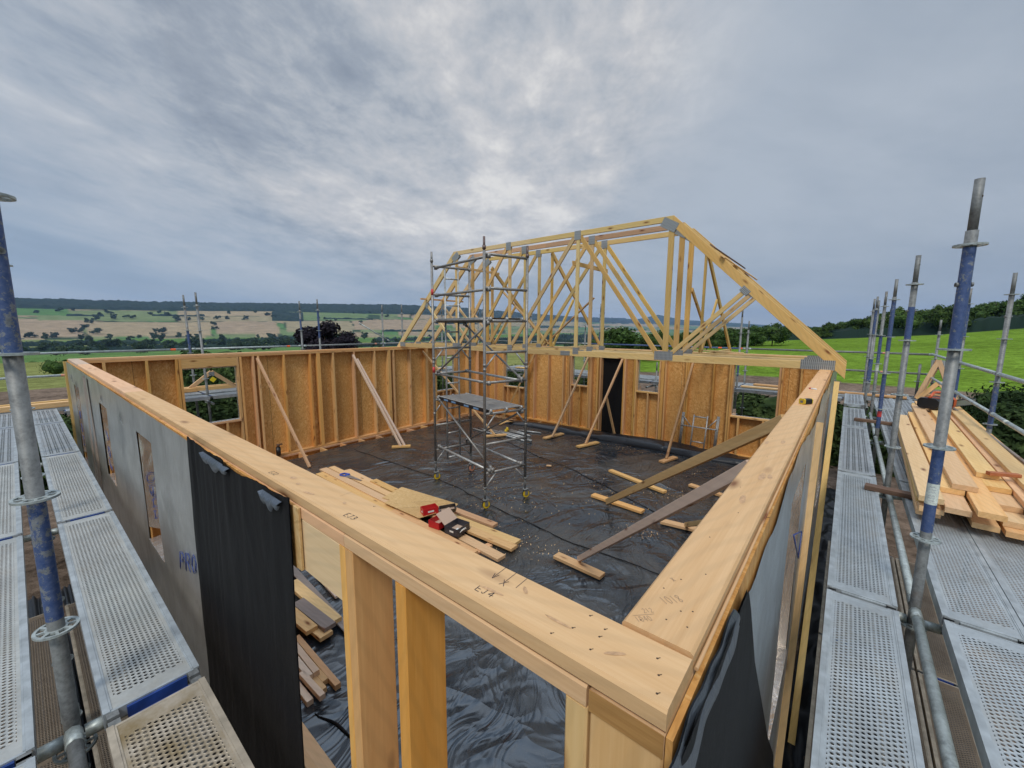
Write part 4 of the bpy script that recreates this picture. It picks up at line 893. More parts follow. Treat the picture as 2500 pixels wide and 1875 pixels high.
# ================================================================== roof trusses
def truss(x0, label, warm=(0, 1, 0)):
    T = thing('roof_truss', label, 'roof truss', (x0, 5.29, H), 'flat topped roof trusses')
    yL, yR = 10.80, -.166; pL, pR = 8.14, 2.435; sx_ = (1, 0, 0); xc = x0+.022
    def seg(name, a, b_, dep, th_=.038, m=M_TRUSS, ea=0, eb=0): return beam(name, (xc, *a), (xc, *b_), th_, dep, m, T, side=sx_, ea=ea, eb=eb)
    # bottom chord with a splice, rafters, flat top chord
    seg('bottom_chord', (.02, H+.062), (4.62, H+.062), .118, .042); seg('bottom_chord', (4.622, H+.0615), (10.62, H+.0615), .118, .042)
    tn = (5.215-2.70)/(pR-yR); an = math.atan(tn); dp = .14; o_ = (dp/2)/math.cos(an)
    tz = dp*tn
    seg('rafter', (yR, 2.70-o_), (pR, 5.215-o_), dp, .046, M_TRUSSO, ea=-tz, eb=-tz); seg('rafter', (yL, 2.64-o_), (pL, 5.215-o_), dp, .046, M_TRUSS if warm[0] == 0 else M_TRUSSO, ea=tz, eb=tz)
    seg('top_chord', (pR+.003, 5.162), (5.6, 5.162), .1, .042, M_TRUSS if warm[1] else M_BRACE); seg('top_chord', (5.602, 5.162), (pL-.003, 5.162), .1, .042, M_TRUSS if warm[1] else M_BRACE)
    zb, zt = H+.122, 5.11
    for y, mt in ((8.06, M_TRUSSO), (6.22, M_TRUSS), (4.37, M_TRUSS), (2.46, M_TRUSSO)): seg('web', (y, zb), (y, zt-(.06 if y in (8.06, 2.46) else 0)), .098 if y < 4 or y > 7 else .078, .038, mt)
    for a, b_, mt in (((8.0, zb+.02), (6.32, 5.10), M_TRUSSO), ((6.20, zb), (4.47, 5.10), M_TRUSS), ((4.32, 5.10), (2.62, zb+.02), M_TRUSSO), ((2.36, zb+.02), (1.20, 3.86), M_TRUSS), ((8.16, zb+.02), (9.32, 3.86), M_TRUSS)): seg('web', a, b_, .085 if a[1] > 4 or abs(b_[1]-3.86) > .1 else .072, .036, mt)
    def npl(y, z, a, b_, ang=0):
        for xx_ in (x0-.0035, x0+.0460):
            M = Matrix.Translation((xx_, y, z)) @ Matrix.Rotation(math.pi/2, 4, 'X') @ Matrix.Identity(4)
            M = Matrix(((0, 0, 1, xx_), (math.cos(ang), -math.sin(ang), 0, y), (math.sin(ang), math.cos(ang), 0, z), (0, 0, 0, 1)))
            m_ = MB(); m_.box(-a/2, -b_/2, 0, a/2, b_/2, .0016); m_.build('nail_plate', M_NAIL, T, M)
    for y in (6.25, 4.38): npl(y, 5.13, .15, .18)
    npl(2.50, 5.06, .30, .17, an-.25); npl(8.07, 5.06, .26, .17, -an+.2)
    for y, a in ((2.48, .34), (8.07, .32), (6.2, .15), (4.36, .14)): npl(y, H+.105 if a > .2 else H+.12, a, .16 if a > .2 else .14)
    npl(4.62, H+.062, .24, .095); npl(.17, H+.075, .42, .145); npl(10.50, H+.085, .26, .13); npl(1.22, 3.84, .15, .10, .8); npl(9.30, 3.84, .15, .10, -.8)
    return T
truss(7.06, 'flat topped roof truss, nearest of the three standing in a row', (0, 1)); truss(7.66, 'flat topped roof truss, middle one of the three standing in a row', (1, 0)); truss(8.26, 'flat topped roof truss, farthest of the three standing in a row', (0, 1))
def mono(y, ztop, label):
    T = thing('jack_truss', label, 'roof truss', (8.4, y, H), 'jack trusses running from the hip to the back wall')
    def seg(name, a, b_, dep, m=M_TRUSSO, ea=0, eb=0): return beam(name, (a[0], y, a[1]), (b_[0], y, b_[1]), .036 if name == 'web' else .040, dep, m, T, side=(0, 1, 0), ea=ea, eb=eb)
    seg('bottom_chord', (8.36, H+.05), (LB+.12, H+.05), .095, M_TRUSS); seg('web', (8.37, H+.1), (8.37, ztop-.04), .09)
    seg('rafter', (8.34, ztop), (LB+.22, H+.02), .11); seg('web', (8.45, H+.12), (9.45, ztop-(ztop-H)*.45), .075)
mono(2.19, 4.86, 'narrow jack truss behind the right end of the flat topped trusses'); mono(5.88, 5.12, 'narrow jack truss behind the middle of the flat topped trusses'); mono(7.95, 4.92, 'narrow jack truss behind the left end of the flat topped trusses')
def stick(name, p0, p1, a, b_, m, label, cat='timber', side=(0, 0, 1), group=None): o = beam(name, p0, p1, a, b_, m, None, side=side); return tag(o, label, cat, group)
stick('brace_batten', (7.035, 4.47, 4.58), (8.42, 4.36, 4.55), .09, .022, M_TRUSSO, 'short batten nailed across the upper webs near the second apex plate', 'batten', side=(0, .1, 1))
stick('brace_batten', (7.02, 8.02, 4.80), (8.5, 7.80, 4.76), .06, .022, M_TRUSSO, 'short batten nailed across the left hand truss posts', 'batten')
stick('brace_batten', (6.85, 9.30, 4.02), (8.45, 9.26, 4.02), .045, .045, M_BRACE, 'batten end poking out past the left rafters', 'batten')
stick('brace_batten', (7.0, 1.58, 4.42), (8.72, 1.36, 4.20), .10, .02, M_FRESH, 'pale batten laid over the right rafters, lower of the two', 'batten', side=(0, 1, .9))
stick('brace_batten', (7.12, 1.78, 4.62), (8.62, 1.56, 4.42), .10, .02, M_OLD, 'dark edged batten laid over the right rafters, upper of the two', 'batten', side=(0, 1, .9))
stick('diagonal_brace', (8.36, 2.42, 4.02), (10.7, 2.55, 2.76), .09, .035, M_TRUSSO, 'long diagonal brace behind the tall right truss posts', 'brace')
stick('diagonal_brace', (8.40, 7.7, 4.35), (8.40, 5.95, 2.80), .085, .03, M_TRUSSO, 'diagonal brace crossing behind the middle webs from upper left', 'brace', side=(1, 0, 0))
stick('diagonal_brace', (8.44, 4.7, 3.95), (8.44, 6.15, 2.76), .07, .03, M_FRESH, 'pale diagonal brace behind the middle webs near the chord splice', 'brace', side=(1, 0, 0))
stick('diagonal_brace', (8.5, 9.0, 3.85), (8.5, 8.0, 2.76), .07, .03, M_FRESH, 'pale diagonal brace behind the left end of the trusses', 'brace', side=(1, 0, 0))
stick('loose_board', (8.7, 2.55, H+.16), (10.2, 1.75, H+.05), .11, .03, M_TRUSS, 'short board lying slantwise behind the bottom chords at right', 'board', side=(1, 1, 0))

# ================================================================== wall props
def prop(top, foot, blk, label, tw=.045, td=.095, m=M_BRACE, side=(0, 0, 1), twin=0, blk_m=M_FRESHO):
    T = thing('wall_prop', label, 'prop', foot, 'timber props bracing the walls')
    beam('strut', foot, top, tw, td, m, T, side=side)
    if twin: beam('strut', (foot[0]+twin[0], foot[1]+twin[1], foot[2]), (top[0]+twin[2], top[1]+twin[3], top[2]-.12), tw, td, m, T, side=side)
    if blk: beam('foot_block', (blk[0], blk[1], .05), (blk[2], blk[3], .05), .14, .045, blk_m, T, side=(blk[3]-blk[1], -(blk[2]-blk[0]), 0))
    return T
F3 = LA-W-.02; D3 = LB-W-.02
prop((3.02, F3, 2.48), (3.44, 9.15, .03), None, 'timber prop on the left back wall, first from the left', .055, .05)
prop((5.44, F3, 2.44), (5.72, 8.86, .06), (5.55, 9.02, 5.93, 8.72), 'doubled timber prop on the left back wall beside the tower scaffold', .05, .055, M_PINK, twin=(.10, -.03, .12, 0))
prop((7.88, F3, 2.45), (8.18, 7.66, .06), (7.98, 7.86, 8.52, 7.52), 'timber prop on the left back wall crossing behind the tower scaffold', .055, .05)
prop((D3, 8.20, 2.34), (10.12, 9.03, .05), None, 'timber prop on the back wall seen just behind the tower post', .055, .05)
prop((D3, 6.09, 2.36), (9.12, 6.28, .07), (8.92, 6.42, 9.72, 6.31), 'timber prop on the back wall left of the black door opening', .055, .05)
prop((D3, 4.95, 2.36), (9.12, 5.18, .07), (8.80, 5.24, 9.55, 5.04), 'timber prop slanting across the black door opening', .055, .05)
prop((D3, 2.98, 2.32), (9.27, 3.03, .07), (9.00, 3.06, 9.60, 2.92), 'timber prop on the back wall between the two right windows', .06, .05)
stick('door_brace', (10.55, 4.99, .03), (10.1, 5.10, 1.28), .06, .045, M_BRACED, 'short strut leaning in the foot of the black door opening', 'strut', side=(0, 1, 0))
BI = W+.02
prop((3.15, BI, 2.52), (5.98, 2.98, .09), (6.18, 3.37, 6.10, 2.35), 'dark plank prop on the right wall, farther of the long pair', .10, .045, M_BRACED, side=(0, 0, 1))
prop((1.76, BI, 2.52), (4.02, 2.42, .09), (3.96, 2.75, 3.93, 2.02), 'grey plank prop on the right wall, nearer of the long pair', .07, .045, M_PINK, side=(0, 0, 1))
prop((3.3, BI, 1.7), (6.0, 1.60, .09), (5.95, 1.98, 6.03, 1.42), 'short yellow prop low on the right wall beside the grey one', .07, .045, M_TRUSSO, side=(0, 0, 1))
prop((3.9, BI, 2.3), (7.86, 1.66, .09), None, 'thin orange prop half hidden behind the grey plank prop', .06, .045, M_TRUSSO, side=(0, 0, 1))
def lying(name, a, b_, w_, h_, z, m, label, cat='plank', group=None): o = beam(name, (a[0], a[1], z+h_/2), (b_[0], b_[1], z+h_/2), w_, h_, m, None, side=(b_[1]-a[1], -(b_[0]-a[0]), 0)); return tag(o, label, cat, group)
lying('plank', (7.68, 3.74), (7.24, 2.36), .12, .045, .02, M_FRESHO, 'loose plank lying on the sheet behind the dark plank prop')
lying('plank', (7.95, 2.10), (7.76, 1.30), .12, .045, .02, M_BRACE, 'short plank lying on the sheet near the right wall')
lying('plank', (10.2, 6.3), (10.45, 4.9), .15, .045, .02, M_FRESH, 'plank lying along the back wall in front of the black door opening')
lying('offcut', (7.05, 5.05), (7.1, 4.95), .07, .02, .02, M_FRESHO, 'tiny timber offcut alone in the middle of the sheet', 'offcut')
# wood shavings strewn in patches
def shavings(cx_, cy_, rx, ry, n, seed, label, ang=0):
    rr = random.Random(seed); m_ = MB()
    for i in range(int(n*.35)):
        u_, v_ = rr.gauss(0, .42)*rx, rr.gauss(0, .42)*ry; x = cx_+u_*math.cos(ang)-v_*math.sin(ang); y = cy_+u_*math.sin(ang)+v_*math.cos(ang); a = rr.uniform(0, 3.14); l = rr.uniform(.004, .020); q = rr.uniform(.002, .005); z = .022+rr.random()*.012; k = len(m_.v)
        for (s1, s2, dz_) in ((-l, -q, 0), (l, -q, .004), (l, q, .008), (-l, q, .002)): m_.v.append((x+s1*math.cos(a)-s2*math.sin(a), y+s1*math.sin(a)+s2*math.cos(a), z+dz_))
        m_.face(k, k+1, k+2, k+3)
    o = m_.build('wood_shavings', M_FRESH, None, Matrix.Translation((cx_, cy_, 0)), world=True); tag(o, label, 'shavings', kind='stuff')
for q in ((5.4, 2.1, .35, .5, 420, 'pale shavings scattered under the grey plank prop'), (7.3, 2.2, .4, .6, 260, 'shavings behind the dark plank prop'), (8.8, 2.1, .4, .9, 260, 'shavings near the foot of the right wall'), (9.6, 4.3, .25, .9, 200, 'line of shavings in front of the rolled sheet'), (3.9, 3.3, .5, .8, 260, 'sawdust specks beside the near plank pile'), (6.3, 5.6, 1.6, 1.6, 900, 'sawdust and straw specks around the tower wheels'), (1.1, .75, .7, .5, 420, 'sawdust specks on the sheet below the near opening'), (5.0, 4.8, 1.2, 1.6, 500, 'sawdust specks in front of the tower scaffold'), (6.5, 3.2, 1.3, 1.5, 420, 'sawdust specks in the middle of the floor')): shavings(*q[:5], seed=int(q[0]*10), label=q[5])

# ---------------------------------------------- plank pile on the floor
GP = 'planks piled on the floor beside the left wall'
pl = [((3.34, 8.45), (3.26, 5.55), .17, .085, M_FRESHO, 'pinkish plank at the wall side of the floor pile, far half'), ((3.50, 8.62), (3.42, 5.75), .16, .105, M_FRESH, 'long yellow plank in the far half of the pile, under the hand saw'),
      ((3.68, 8.60), (3.62, 6.1), .14, .10, M_FRESH, 'plank under the tip of the hand saw'), ((3.86, 8.25), (3.80, 6.8), .15, .06, M_FRESH, 'short plank with a dark end, far outer edge of the floor pile'), ((3.86, 7.2), (3.82, 5.95), .15, .085, M_FRESHO, 'short pinkish plank ahead of the loose board sheet'),
      ((3.29, 5.65), (3.20, 3.62), .17, .10, M_FRESHO, 'plank at the wall side of the floor pile, near half'), ((3.47, 4.3), (3.42, 3.30), .16, .06, M_FRESH, 'plank whose near end sticks out below the dark box'), ((3.62, 5.2), (3.68, 3.28), .15, .105, M_FRESH, 'yellow plank beside the dark box at the near end of the pile'), ((3.79, 5.0), (3.86, 3.36), .15, .085, M_FRESH, 'outermost plank at the near end of the floor pile'), ((3.98, 4.9), (4.02, 3.95), .13, .10, M_FRESHO, 'short plank nearest the tower wheels in the floor pile')]
for a, b_, w_, z, m, lab in pl: lying('plank', a, b_, w_, .045, z-.045, m, lab, 'plank', GP)
for (a, b_, lab) in (((2.95, 7.9), (3.75, 7.95), 'bearer under the far end of the floor pile'), ((2.95, 5.72), (3.75, 5.80), 'bearer under the middle of the floor pile'), ((2.9, 3.72), (3.6, 3.68), 'bearer under the near end of the floor pile')): lying('bearer', a, b_, .10, .04, .003, M_FRESHO, lab, 'bearer')
m_ = MB(); z = .112
for (p0, p1, p2, p3, zz_) in (((3.42, 6.2), (3.96, 6.35), (4.10, 4.90), (3.66, 4.75), .108), ((3.30, 5.95), (3.62, 6.0), (3.60, 4.9), (3.32, 5.0), .125)):
    m_ = MB(); k = 0
    for dz_ in (0, .011):
        for p in (p0, p1, p2, p3): m_.v.append((p[0], p[1], zz_+dz_+(.02 if p is p2 else 0)))
    for q in ((3, 2, 1, 0), (4, 5, 6, 7), (0, 1, 5, 4), (1, 2, 6, 5), (2, 3, 7, 6), (3, 0, 4, 7)): m_.face(*q)
    o = m_.build('board_sheet', M_OSBL, None, Matrix.Translation((p0[0], p0[1], zz_)), world=True); tag(o, 'pale strand board offcut laid over the plank pile' if zz_ < .12 else 'smaller strand board offcut overlapping the pile toward the wall', 'board')
# offcuts beside the near left wall
GO = 'offcuts heaped inside the near left wall'
oc_ = [((1.30, 4.9), (1.31, 3.83), .13, .045, .05, M_FRESH, 'long flat plank, outermost of the offcut heap'), ((1.16, 4.4), (1.20, 3.74), .13, .045, .095, M_GREYW, 'greyish plank lying on top of the offcut heap'), ((1.02, 4.6), (1.06, 3.84), .12, .045, .095, M_FRESH, 'flat plank next to the greyish one on the heap'), ((1.10, 4.4), (1.14, 3.70), .14, .045, .05, M_FRESH, 'plank underneath the greyish one'),
       ((.95, 3.95), (.93, 3.07), .055, .05, .02, M_FRESHO, 'long square stick reaching farthest toward the camera'), ((.87, 3.9), (.85, 3.30), .055, .05, .07, M_PINK, 'pinkish stick with a red painted edge'), ((.80, 3.8), (.79, 3.30), .055, .05, .07, M_PINK, 'whitish pink stick beside the red edged one'), ((.88, 3.7), (.88, 3.20), .055, .05, .02, M_FRESHO, 'stick end between the long one and the pink ones'), ((.76, 3.4), (.77, 3.02), .05, .05, .07, M_PINK, 'short pinkish stick pointing at the camera'), ((.70, 3.6), (.70, 3.10), .055, .05, .02, M_PINK, 'stick nearest the black membrane in the heap'), ((.82, 3.6), (.83, 3.12), .05, .05, .02, M_FRESHO, 'orange stick under the short pinkish one')]
for a, b_, w_, h_, z, m, lab in oc_: lying('offcut', a, b_, w_, h_, z, m, lab, 'offcut', GO)
lying('strip', (1.47, 5.6), (1.34, 3.55), .085, .02, .03, M_GREYW, 'brown grey strip lying between the heap and the sill', 'strip'); lying('strip', (1.62, 4.9), (1.56, 4.25), .09, .03, .03, M_PINK, 'short whitish strip beside the brown grey strip', 'strip')
lying('plank', (.50, 3.4), (.50, 1.9), .14, .045, .03, M_FRESH, 'plank edge at the bottom beside the black membrane')

# hand saw
T = thing('hand_saw', 'hand saw with a blue handle lying on the plank pile', 'saw', (3.57, 7.9, .107), rz=-1.45)
m_ = MB(); k = 0
for z in (.006, .008):
    for p in ((.10, -.06), (.62, -.02), (.63, .01), (.10, .07)): m_.v.append((p[0], p[1], z))
for q in ((3, 2, 1, 0), (4, 5, 6, 7), (0, 1, 5, 4), (1, 2, 6, 5), (2, 3, 7, 6), (3, 0, 4, 7)): m_.face(*q)
m_.build('blade', M_STEEL, T, WM[T.name])
m_ = MB(); m_.sm = True
hp = [(.14, .07), (.10, .075), (.03, .06), (-.01, .05), (-.03, .01), (-.015, -.05), (.02, -.07), (.10, -.055), (.14, -.04), (.11, .0), (.14, .07)]
for a, b_ in zip(hp[:-1], hp[1:]): m_.tube((*a, .014), (*b_, .014), .015, 8)
m_.build('handle', M_BLUEH, T, WM[T.name])
# boxes of fixings
def open_box(name, loc, rz, sx_, sy_, h_, col, label, flap=None, tilt=0, white=True):
    T = thing(name, label, 'box', loc, rz=rz); T.matrix_basis = T.matrix_basis @ Matrix.Rotation(tilt, 4, 'X'); WM[T.name] = T.matrix_basis.copy(); M = WM[T.name]
    m_ = MB(); t_ = .004
    m_.box(0, 0, 0, sx_, sy_, t_); m_.box(0, 0, t_, t_, sy_, h_); m_.box(sx_-t_, 0, t_, sx_, sy_, h_); m_.box(t_, 0, t_, sx_-t_, t_, h_); m_.box(t_, sy_-t_, t_, sx_-t_, sy_, h_); m_.build('tray', col, T, M)
    m_ = MB(); m_.box(t_, t_, t_+.0005, sx_-t_, sy_-t_, t_+.012); m_.build('lining', M_CARD, T, M)
    if flap: m_ = MB(); m_.box(0, 0, 0, sx_, flap, .003); m_.build('flap', M_CARD, T, M @ Matrix.Translation((0, sy_, h_)) @ Matrix.Rotation(R_(38), 4, 'X'))
    if white: m_ = MB(); m_.box(sx_*.3, -.0012, h_*.42, sx_*.7, -.0002, h_*.66); m_.box(-.0012, sy_*.3, h_*.4, -.0002, sy_*.6, h_*.62); m_.build('printed_band', M_WHITE, T, M)
    return T
T = open_box('fixings_box', (3.33, 4.10, .107), .12, .30, .25, .12, M_DKBOX, 'open dark box with a pale lining standing on the near end of the plank pile', flap=.22)
m_ = MB(); m_.box(.04, .04, .02, .19, .15, .028); m_.box(.05, .11, .03, .17, .13, .034); m_.build('leaflet', M_WHITE, T, WM[T.name]); m_ = MB(); m_.sm = True
for a, b_ in zip([(.21, -.004, .05), (.16, -.02, .085), (.10, -.02, .085)], [(.16, -.02, .085), (.10, -.02, .085), (.06, -.004, .05)]): m_.tube(a, b_, .006, 8)
m_.build('handle', M_WHITE, T, WM[T.name])
open_box('fixings_box', (3.30, 4.48, .107), .12, .30, .22, .11, M_RED, 'red box wedged behind the open dark box', white=False)
open_box('fixings_box', (3.40, 4.98, .13), -.35, .26, .16, .12, M_RED, 'red box with a white hand hole, farthest of the boxes')
open_box('fixings_box', (3.52, 4.72, .20), -.45, .27, .10, .11, M_DKBOX, 'tilted dark box lid leaning between the red boxes', tilt=.6)
# plastic ring on the floor
mm = MB(); mm.sm = True
for i in range(16): a, b_ = 2*math.pi*i/16, 2*math.pi*(i+1)/16; mm.tube((3.05+.12*math.cos(a), 2.95+.12*math.sin(a), .05), (3.05+.12*math.cos(b_), 2.95+.12*math.sin(b_), .05), .014, 6)
tag(mm.build('plastic_ring', M_CLOTH_T, None, Matrix.Translation((3.05, 2.95, .05)), world=True), 'clear plastic strapping ring just past the near end of the pile', 'ring')

# ================================================================== aluminium tower
def rod(mb, a, b_, r=.0253, n=12): mb.tube(a, b_, r, n)
TW = thing('tower_scaffold', 'tall aluminium tower scaffold on yellow castors in the middle of the floor', 'scaffold tower', (5.08, 5.38, 0))
Fp, Lp, Rp, Bp = [Vector(p) for p in ((4.47, 4.60, 0), (4.835, 6.37, 0), (5.32, 4.355, 0), (5.685, 6.125+.05, 0))]
def at(p, z): return Vector((p.x, p.y, z))
zr = [.66, 1.19, 1.73, 2.28, 2.80, 3.34, 3.88, 4.43]
for p, zt, dk in ((Fp, 4.60, 1), (Lp, 4.60, 0), (Rp, 4.55, 1), (Bp, 4.50, 0)):
    tube('post', at(p, .42), at(p, zt-.12), .0253, M_ALU, TW)
    m_ = MB(); m_.sm = True; m_.tube(at(p, zt-.12), at(p, zt+.10), .0205, 10); m_.tube(at(p, zt-.10), at(p, zt-.04), .031, 10); m_.build('spigot', M_ALUD if dk else M_ALU, TW, world=True)
    m_ = MB(); m_.sm = True
    for z in (1.42, 2.48, 2.56): m_.tube(at(p, z), at(p, z+.05), .0285, 12)
    m_.build('sleeve', M_ALU, TW, world=True)
    m_ = MB(); m_.sm = True; m_.tube(at(p, .18), at(p, .45), .019, 10); m_.tube(at(p, .385), at(p, .415), .036, 10); m_.tube(at(p, .16), at(p, .19), .045, 10); m_.build('adjustable_leg', M_GALV, TW, world=True)
    sdv = Vector((.6, -.25, 0)).normalized(); sq = Vector((.25, .6, 0)).normalized(); cst = MB(); c_ = at(p, .085)+sdv*.02
    for s_ in (-1, 1): cst.box(-.03, .028*s_-.003, -.02, .03, .028*s_+.003, .10, Matrix.Translation(c_) @ Matrix.Rotation(math.atan2(sdv.y, sdv.x), 4, 'Z'))
    cst.box(-.04, -.036, .085, .04, .036, .10, Matrix.Translation(c_) @ Matrix.Rotation(math.atan2(sdv.y, sdv.x), 4, 'Z'))
    cc = cst.build('castor', M_GALV, TW, world=True)
    m_ = MB(); m_.sm = True; m_.tube(c_-sq*.018, c_+sq*.018, .068, 20); m_.build('wheel', M_YEL if not (p is Bp) else M_ORP, cc, world=True)
    m_ = MB(); m_.sm = True; m_.tube(c_-sq*.014, c_+sq*.014, .076, 20, caps=False); m_.build('tyre', M_BLACKP, cc, world=True)
for a, b_, lad in ((Fp, Rp, 0), (Lp, Bp, 1)):
    for z in zr: tube('rung', at(a, z), at(b_, z), .0235, M_ALU, TW)
    for z in (.66, 2.80):
        for p, q in ((a, b_), (b_, a)): tube('knee_brace', at(p, z-.27 if z < 1 else z-.28), at(p+(q-p)*.28, z), .014, M_ALUB, TW, 8)
    if True:
        z = 1.73
        for p, q in ((a, b_), (b_, a)): tube('knee_brace', at(p, z-.28), at(p+(q-p)*.26, z), .014, M_ALUB, TW, 8)
    if lad:
        for f_ in (.33, .68): tube('ladder_stile', at(a+(b_-a)*f_, .40), at(a+(b_-a)*f_, 4.42), .0195, M_ALUB, TW)
        for z in [.44+.538*i for i in range(8)]: tube('ladder_rung', at(a+(b_-a)*.33, z), at(a+(b_-a)*.68, z), .0165, M_ALUB, TW, 10)
def clawed(a, b_, m=M_ALUB, r=.0235):
    d_ = (b_-a).normalized(); tube('brace', a+d_*.05, b_-d_*.05, r, m, TW)
    for e, s_ in ((a, 1), (b_, -1)): m_ = MB(); m_.sm = True; m_.tube(e-Vector((0, 0, .036)), e+Vector((0, 0, .036)), .036, 12); m_.tube(e+d_*.03*s_, e+d_*.10*s_, .031, 10); m_.build('claw', M_ALU, TW, world=True)
ofv = (Lp-Fp).normalized()
for z in (4.40, 3.86, 3.36, 2.27): clawed(at(Fp+(Rp-Fp)*.10, z), at(Lp+(Bp-Lp)*.10, z), M_ALU)
clawed(at(Fp+(Rp-Fp)*.10, .70), at(Lp+(Bp-Lp)*.10, .72)); clawed(at(Rp-(Rp-Fp)*.12, .70), at(Bp-(Bp-Lp)*.10, .72)); clawed(at(Rp-(Rp-Fp)*.12, 2.27), at(Bp-(Bp-Lp)*.10, 2.29))
clawed(at(Lp+(Bp-Lp)*.1, 1.76), at(Fp+(Rp-Fp)*.18, .70), M_ALU, .019); clawed(at(Bp-(Bp-Lp)*.1, .74), at(Rp-(Rp-Fp)*.1, 1.70), M_ALU, .019); clawed(at(Lp+(Bp-Lp)*.1, 2.30), at(Fp+(Rp-Fp)*.08, 3.30), M_ALU, .019); clawed(at(Bp-(Bp-Lp)*.15, 3.30), at(Rp-(Rp-Fp)*.12, 2.30), M_ALU, .019)
M_PLY = simple('grey_ply', (.20, .19, .18), .55, var=.25, vs=14)
for zp, lab, dkc in ((1.80, 'lower', M_PLY), (3.39, 'upper', M_BLACKP)):
    m_ = MB(); e1 = (Rp-Fp).normalized(); n_ = (Bp-Rp).normalized(); o0 = Fp+e1*.09+n_*.0; L = (Lp-Fp).length
    def pq(u, v, z): return at(Fp+(Rp-Fp)*(.12+.74*u)+(Lp-Fp)*v, z)
    plat = thing('scaffold_platform', lab+' plywood platform resting on the rungs of the tower scaffold', 'platform', pq(0, 0, zp))
    for (v0, v1, dz_) in ((.0, .46, 0), (.465, 1.0, .004)):
        m_ = MB()
        for z in (zp-.012+dz_, zp+dz_):
            for (u, v) in ((0, v0), (1, v0), (1, v1), (0, v1)): m_.v.append(tuple(pq(u, v, z)))
        for q in ((3, 2, 1, 0), (4, 5, 6, 7), (0, 1, 5, 4), (1, 2, 6, 5), (2, 3, 7, 6), (3, 0, 4, 7)): m_.face(*q)
        m_.build('ply_deck', dkc, plat, world=True)
    for u in (-.015, 1.015): beam('side_beam', pq(u, 0, zp-.035), pq(u, 1, zp-.035), .07, .018, M_BLACKP if u < 0 else M_ALUB, plat, side=(0, 0, 1)); beam('side_lip', pq(u, 0, zp+.003), pq(u, 1, zp+.003), .012, .022, M_ALUB, plat, side=(0, 0, 1))
    if zp < 2:
        m_ = MB()
        for v in (.18, .36, .62, .78): a = pq(-.032, v, zp-.055); m_.box(-.001, 0, 0, .001, .16, .035, Matrix.Translation(a) @ Matrix.Rotation(-.2, 4, 'Z'))
        m_.build('blue_label', simple('pale_blue_label', (.16, .28, .45), .5), plat, world=True)
        m_ = MB(); m_.box(0, 0, 0, .12, .10, .006, Matrix.Translation(pq(.5, .2, zp+.001)) @ Matrix.Rotation(.5, 4, 'Z')); m_.build('hatch_handle', M_ALU, plat, world=True)
    for u in (0, .5, 1):
        for v in (-.012, 1.012): m_ = MB(); m_.sm = True; a = pq(u, v, zp-.02); m_.tube(a-e1*.02, a+e1*.02, .034, 10); m_.build('hook', M_ALUB, plat, world=True)
m_ = MB(); m_.sm = True; m_.tube(at(Lp, 3.86), at(Lp, 3.98), .0262, 12); m_.tube(at(Lp, 2.30), at(Lp, 2.42), .0262, 12); m_.build('red_sticker', M_REDT, TW, world=True)

# spare end frame leaning at the back wall
T = thing('end_frame', 'short aluminium ladder frame leaning against the back wall', 'scaffold frame', (10.5, 2.7, .02)); fm, fr_ = MB(), MB()
fx = lambda z: 10.50+.17*z
for y in (3.13, 3.10, 2.27, 2.24): tube('post', (fx(.02), y, .02), (fx(1.12), y-.01, 1.0), .024, M_ALU, T)
for y in (2.83, 2.50): tube('ladder_stile', (fx(.02)-.03, y, .03), (fx(1)-.03, y-.01, .98), .019, M_ALUB, T)
for z, a, b_ in ((.66, 3.12, 2.25), (.28, 2.83, 2.5), (.93, 2.83, 2.5)): tube('rung', (fx(z)-.015, a, z), (fx(z)-.015, b_, z), .018, M_ALUB, T)
for a, b_ in (((3.10), 2.88), (2.27, 2.48)): tube('knee_brace', (fx(.9)-.01, a, .92), (fx(.66)-.01, b_, .66), .014, M_ALUB, T)
# loose tubes on the floor
GT = 'loose scaffold braces on the sheet behind the tower'
tb = [((8.60, 8.60), (8.39, 6.72), .03, 'longest brace, lying nearest the tower'), ((8.68, 8.25), (8.56, 7.0), .035, 'brace second from the tower'), ((8.76, 8.0), (8.68, 7.0), .035, 'brace third from the tower'), ((8.95, 7.75), (8.93, 6.93), .03, 'short thick tube with a collar in the middle of the heap'), ((9.10, 7.85), (9.02, 7.15), .03, 'short tube beside the yellow caps'), ((9.24, 7.62), (9.41, 6.88), .03, 'shiny tube lying apart at the far right of the heap'), ((8.45, 8.85), (8.36, 7.9), .03, 'tube whose dark end points left from the heap')]
for a, b_, z, lab in tb: o = tube('brace_tube', (*a, z), (*b_, z), .024, M_ALUB, None); tag(o, lab, 'tube', GT)
m_ = MB(); m_.sm = True
for i in range(7): a = rnd.uniform(0, 6.28); m_.tube((8.40+.05*math.cos(a), 6.58+.07*math.sin(a), .03), (8.40-.05*math.cos(a*2), 6.58+.08*math.sin(a*3), .09), .026, 8)
tag(m_.build('coupler', M_GALV, None, Matrix.Translation((8.4, 6.58, .03)), world=True), 'cluster of dark couplers at the near end of the brace heap', 'coupler')
for (x, y, lab) in ((9.05, 7.95, 'yellow plastic cap, upper one by the brace heap'), (8.80, 7.80, 'yellow plastic cap, lower one by the brace heap')):
    m_ = MB(); m_.sm = True; m_.tube((x, y, .02), (x+.03, y, .10), .045, 12, r1=.035); m_.tube((x, y, .015), (x, y, .035), .06, 12); tag(m_.build('yellow_cap', M_YEL, None, Matrix.Translation((x, y, .02)), world=True), lab, 'cap')
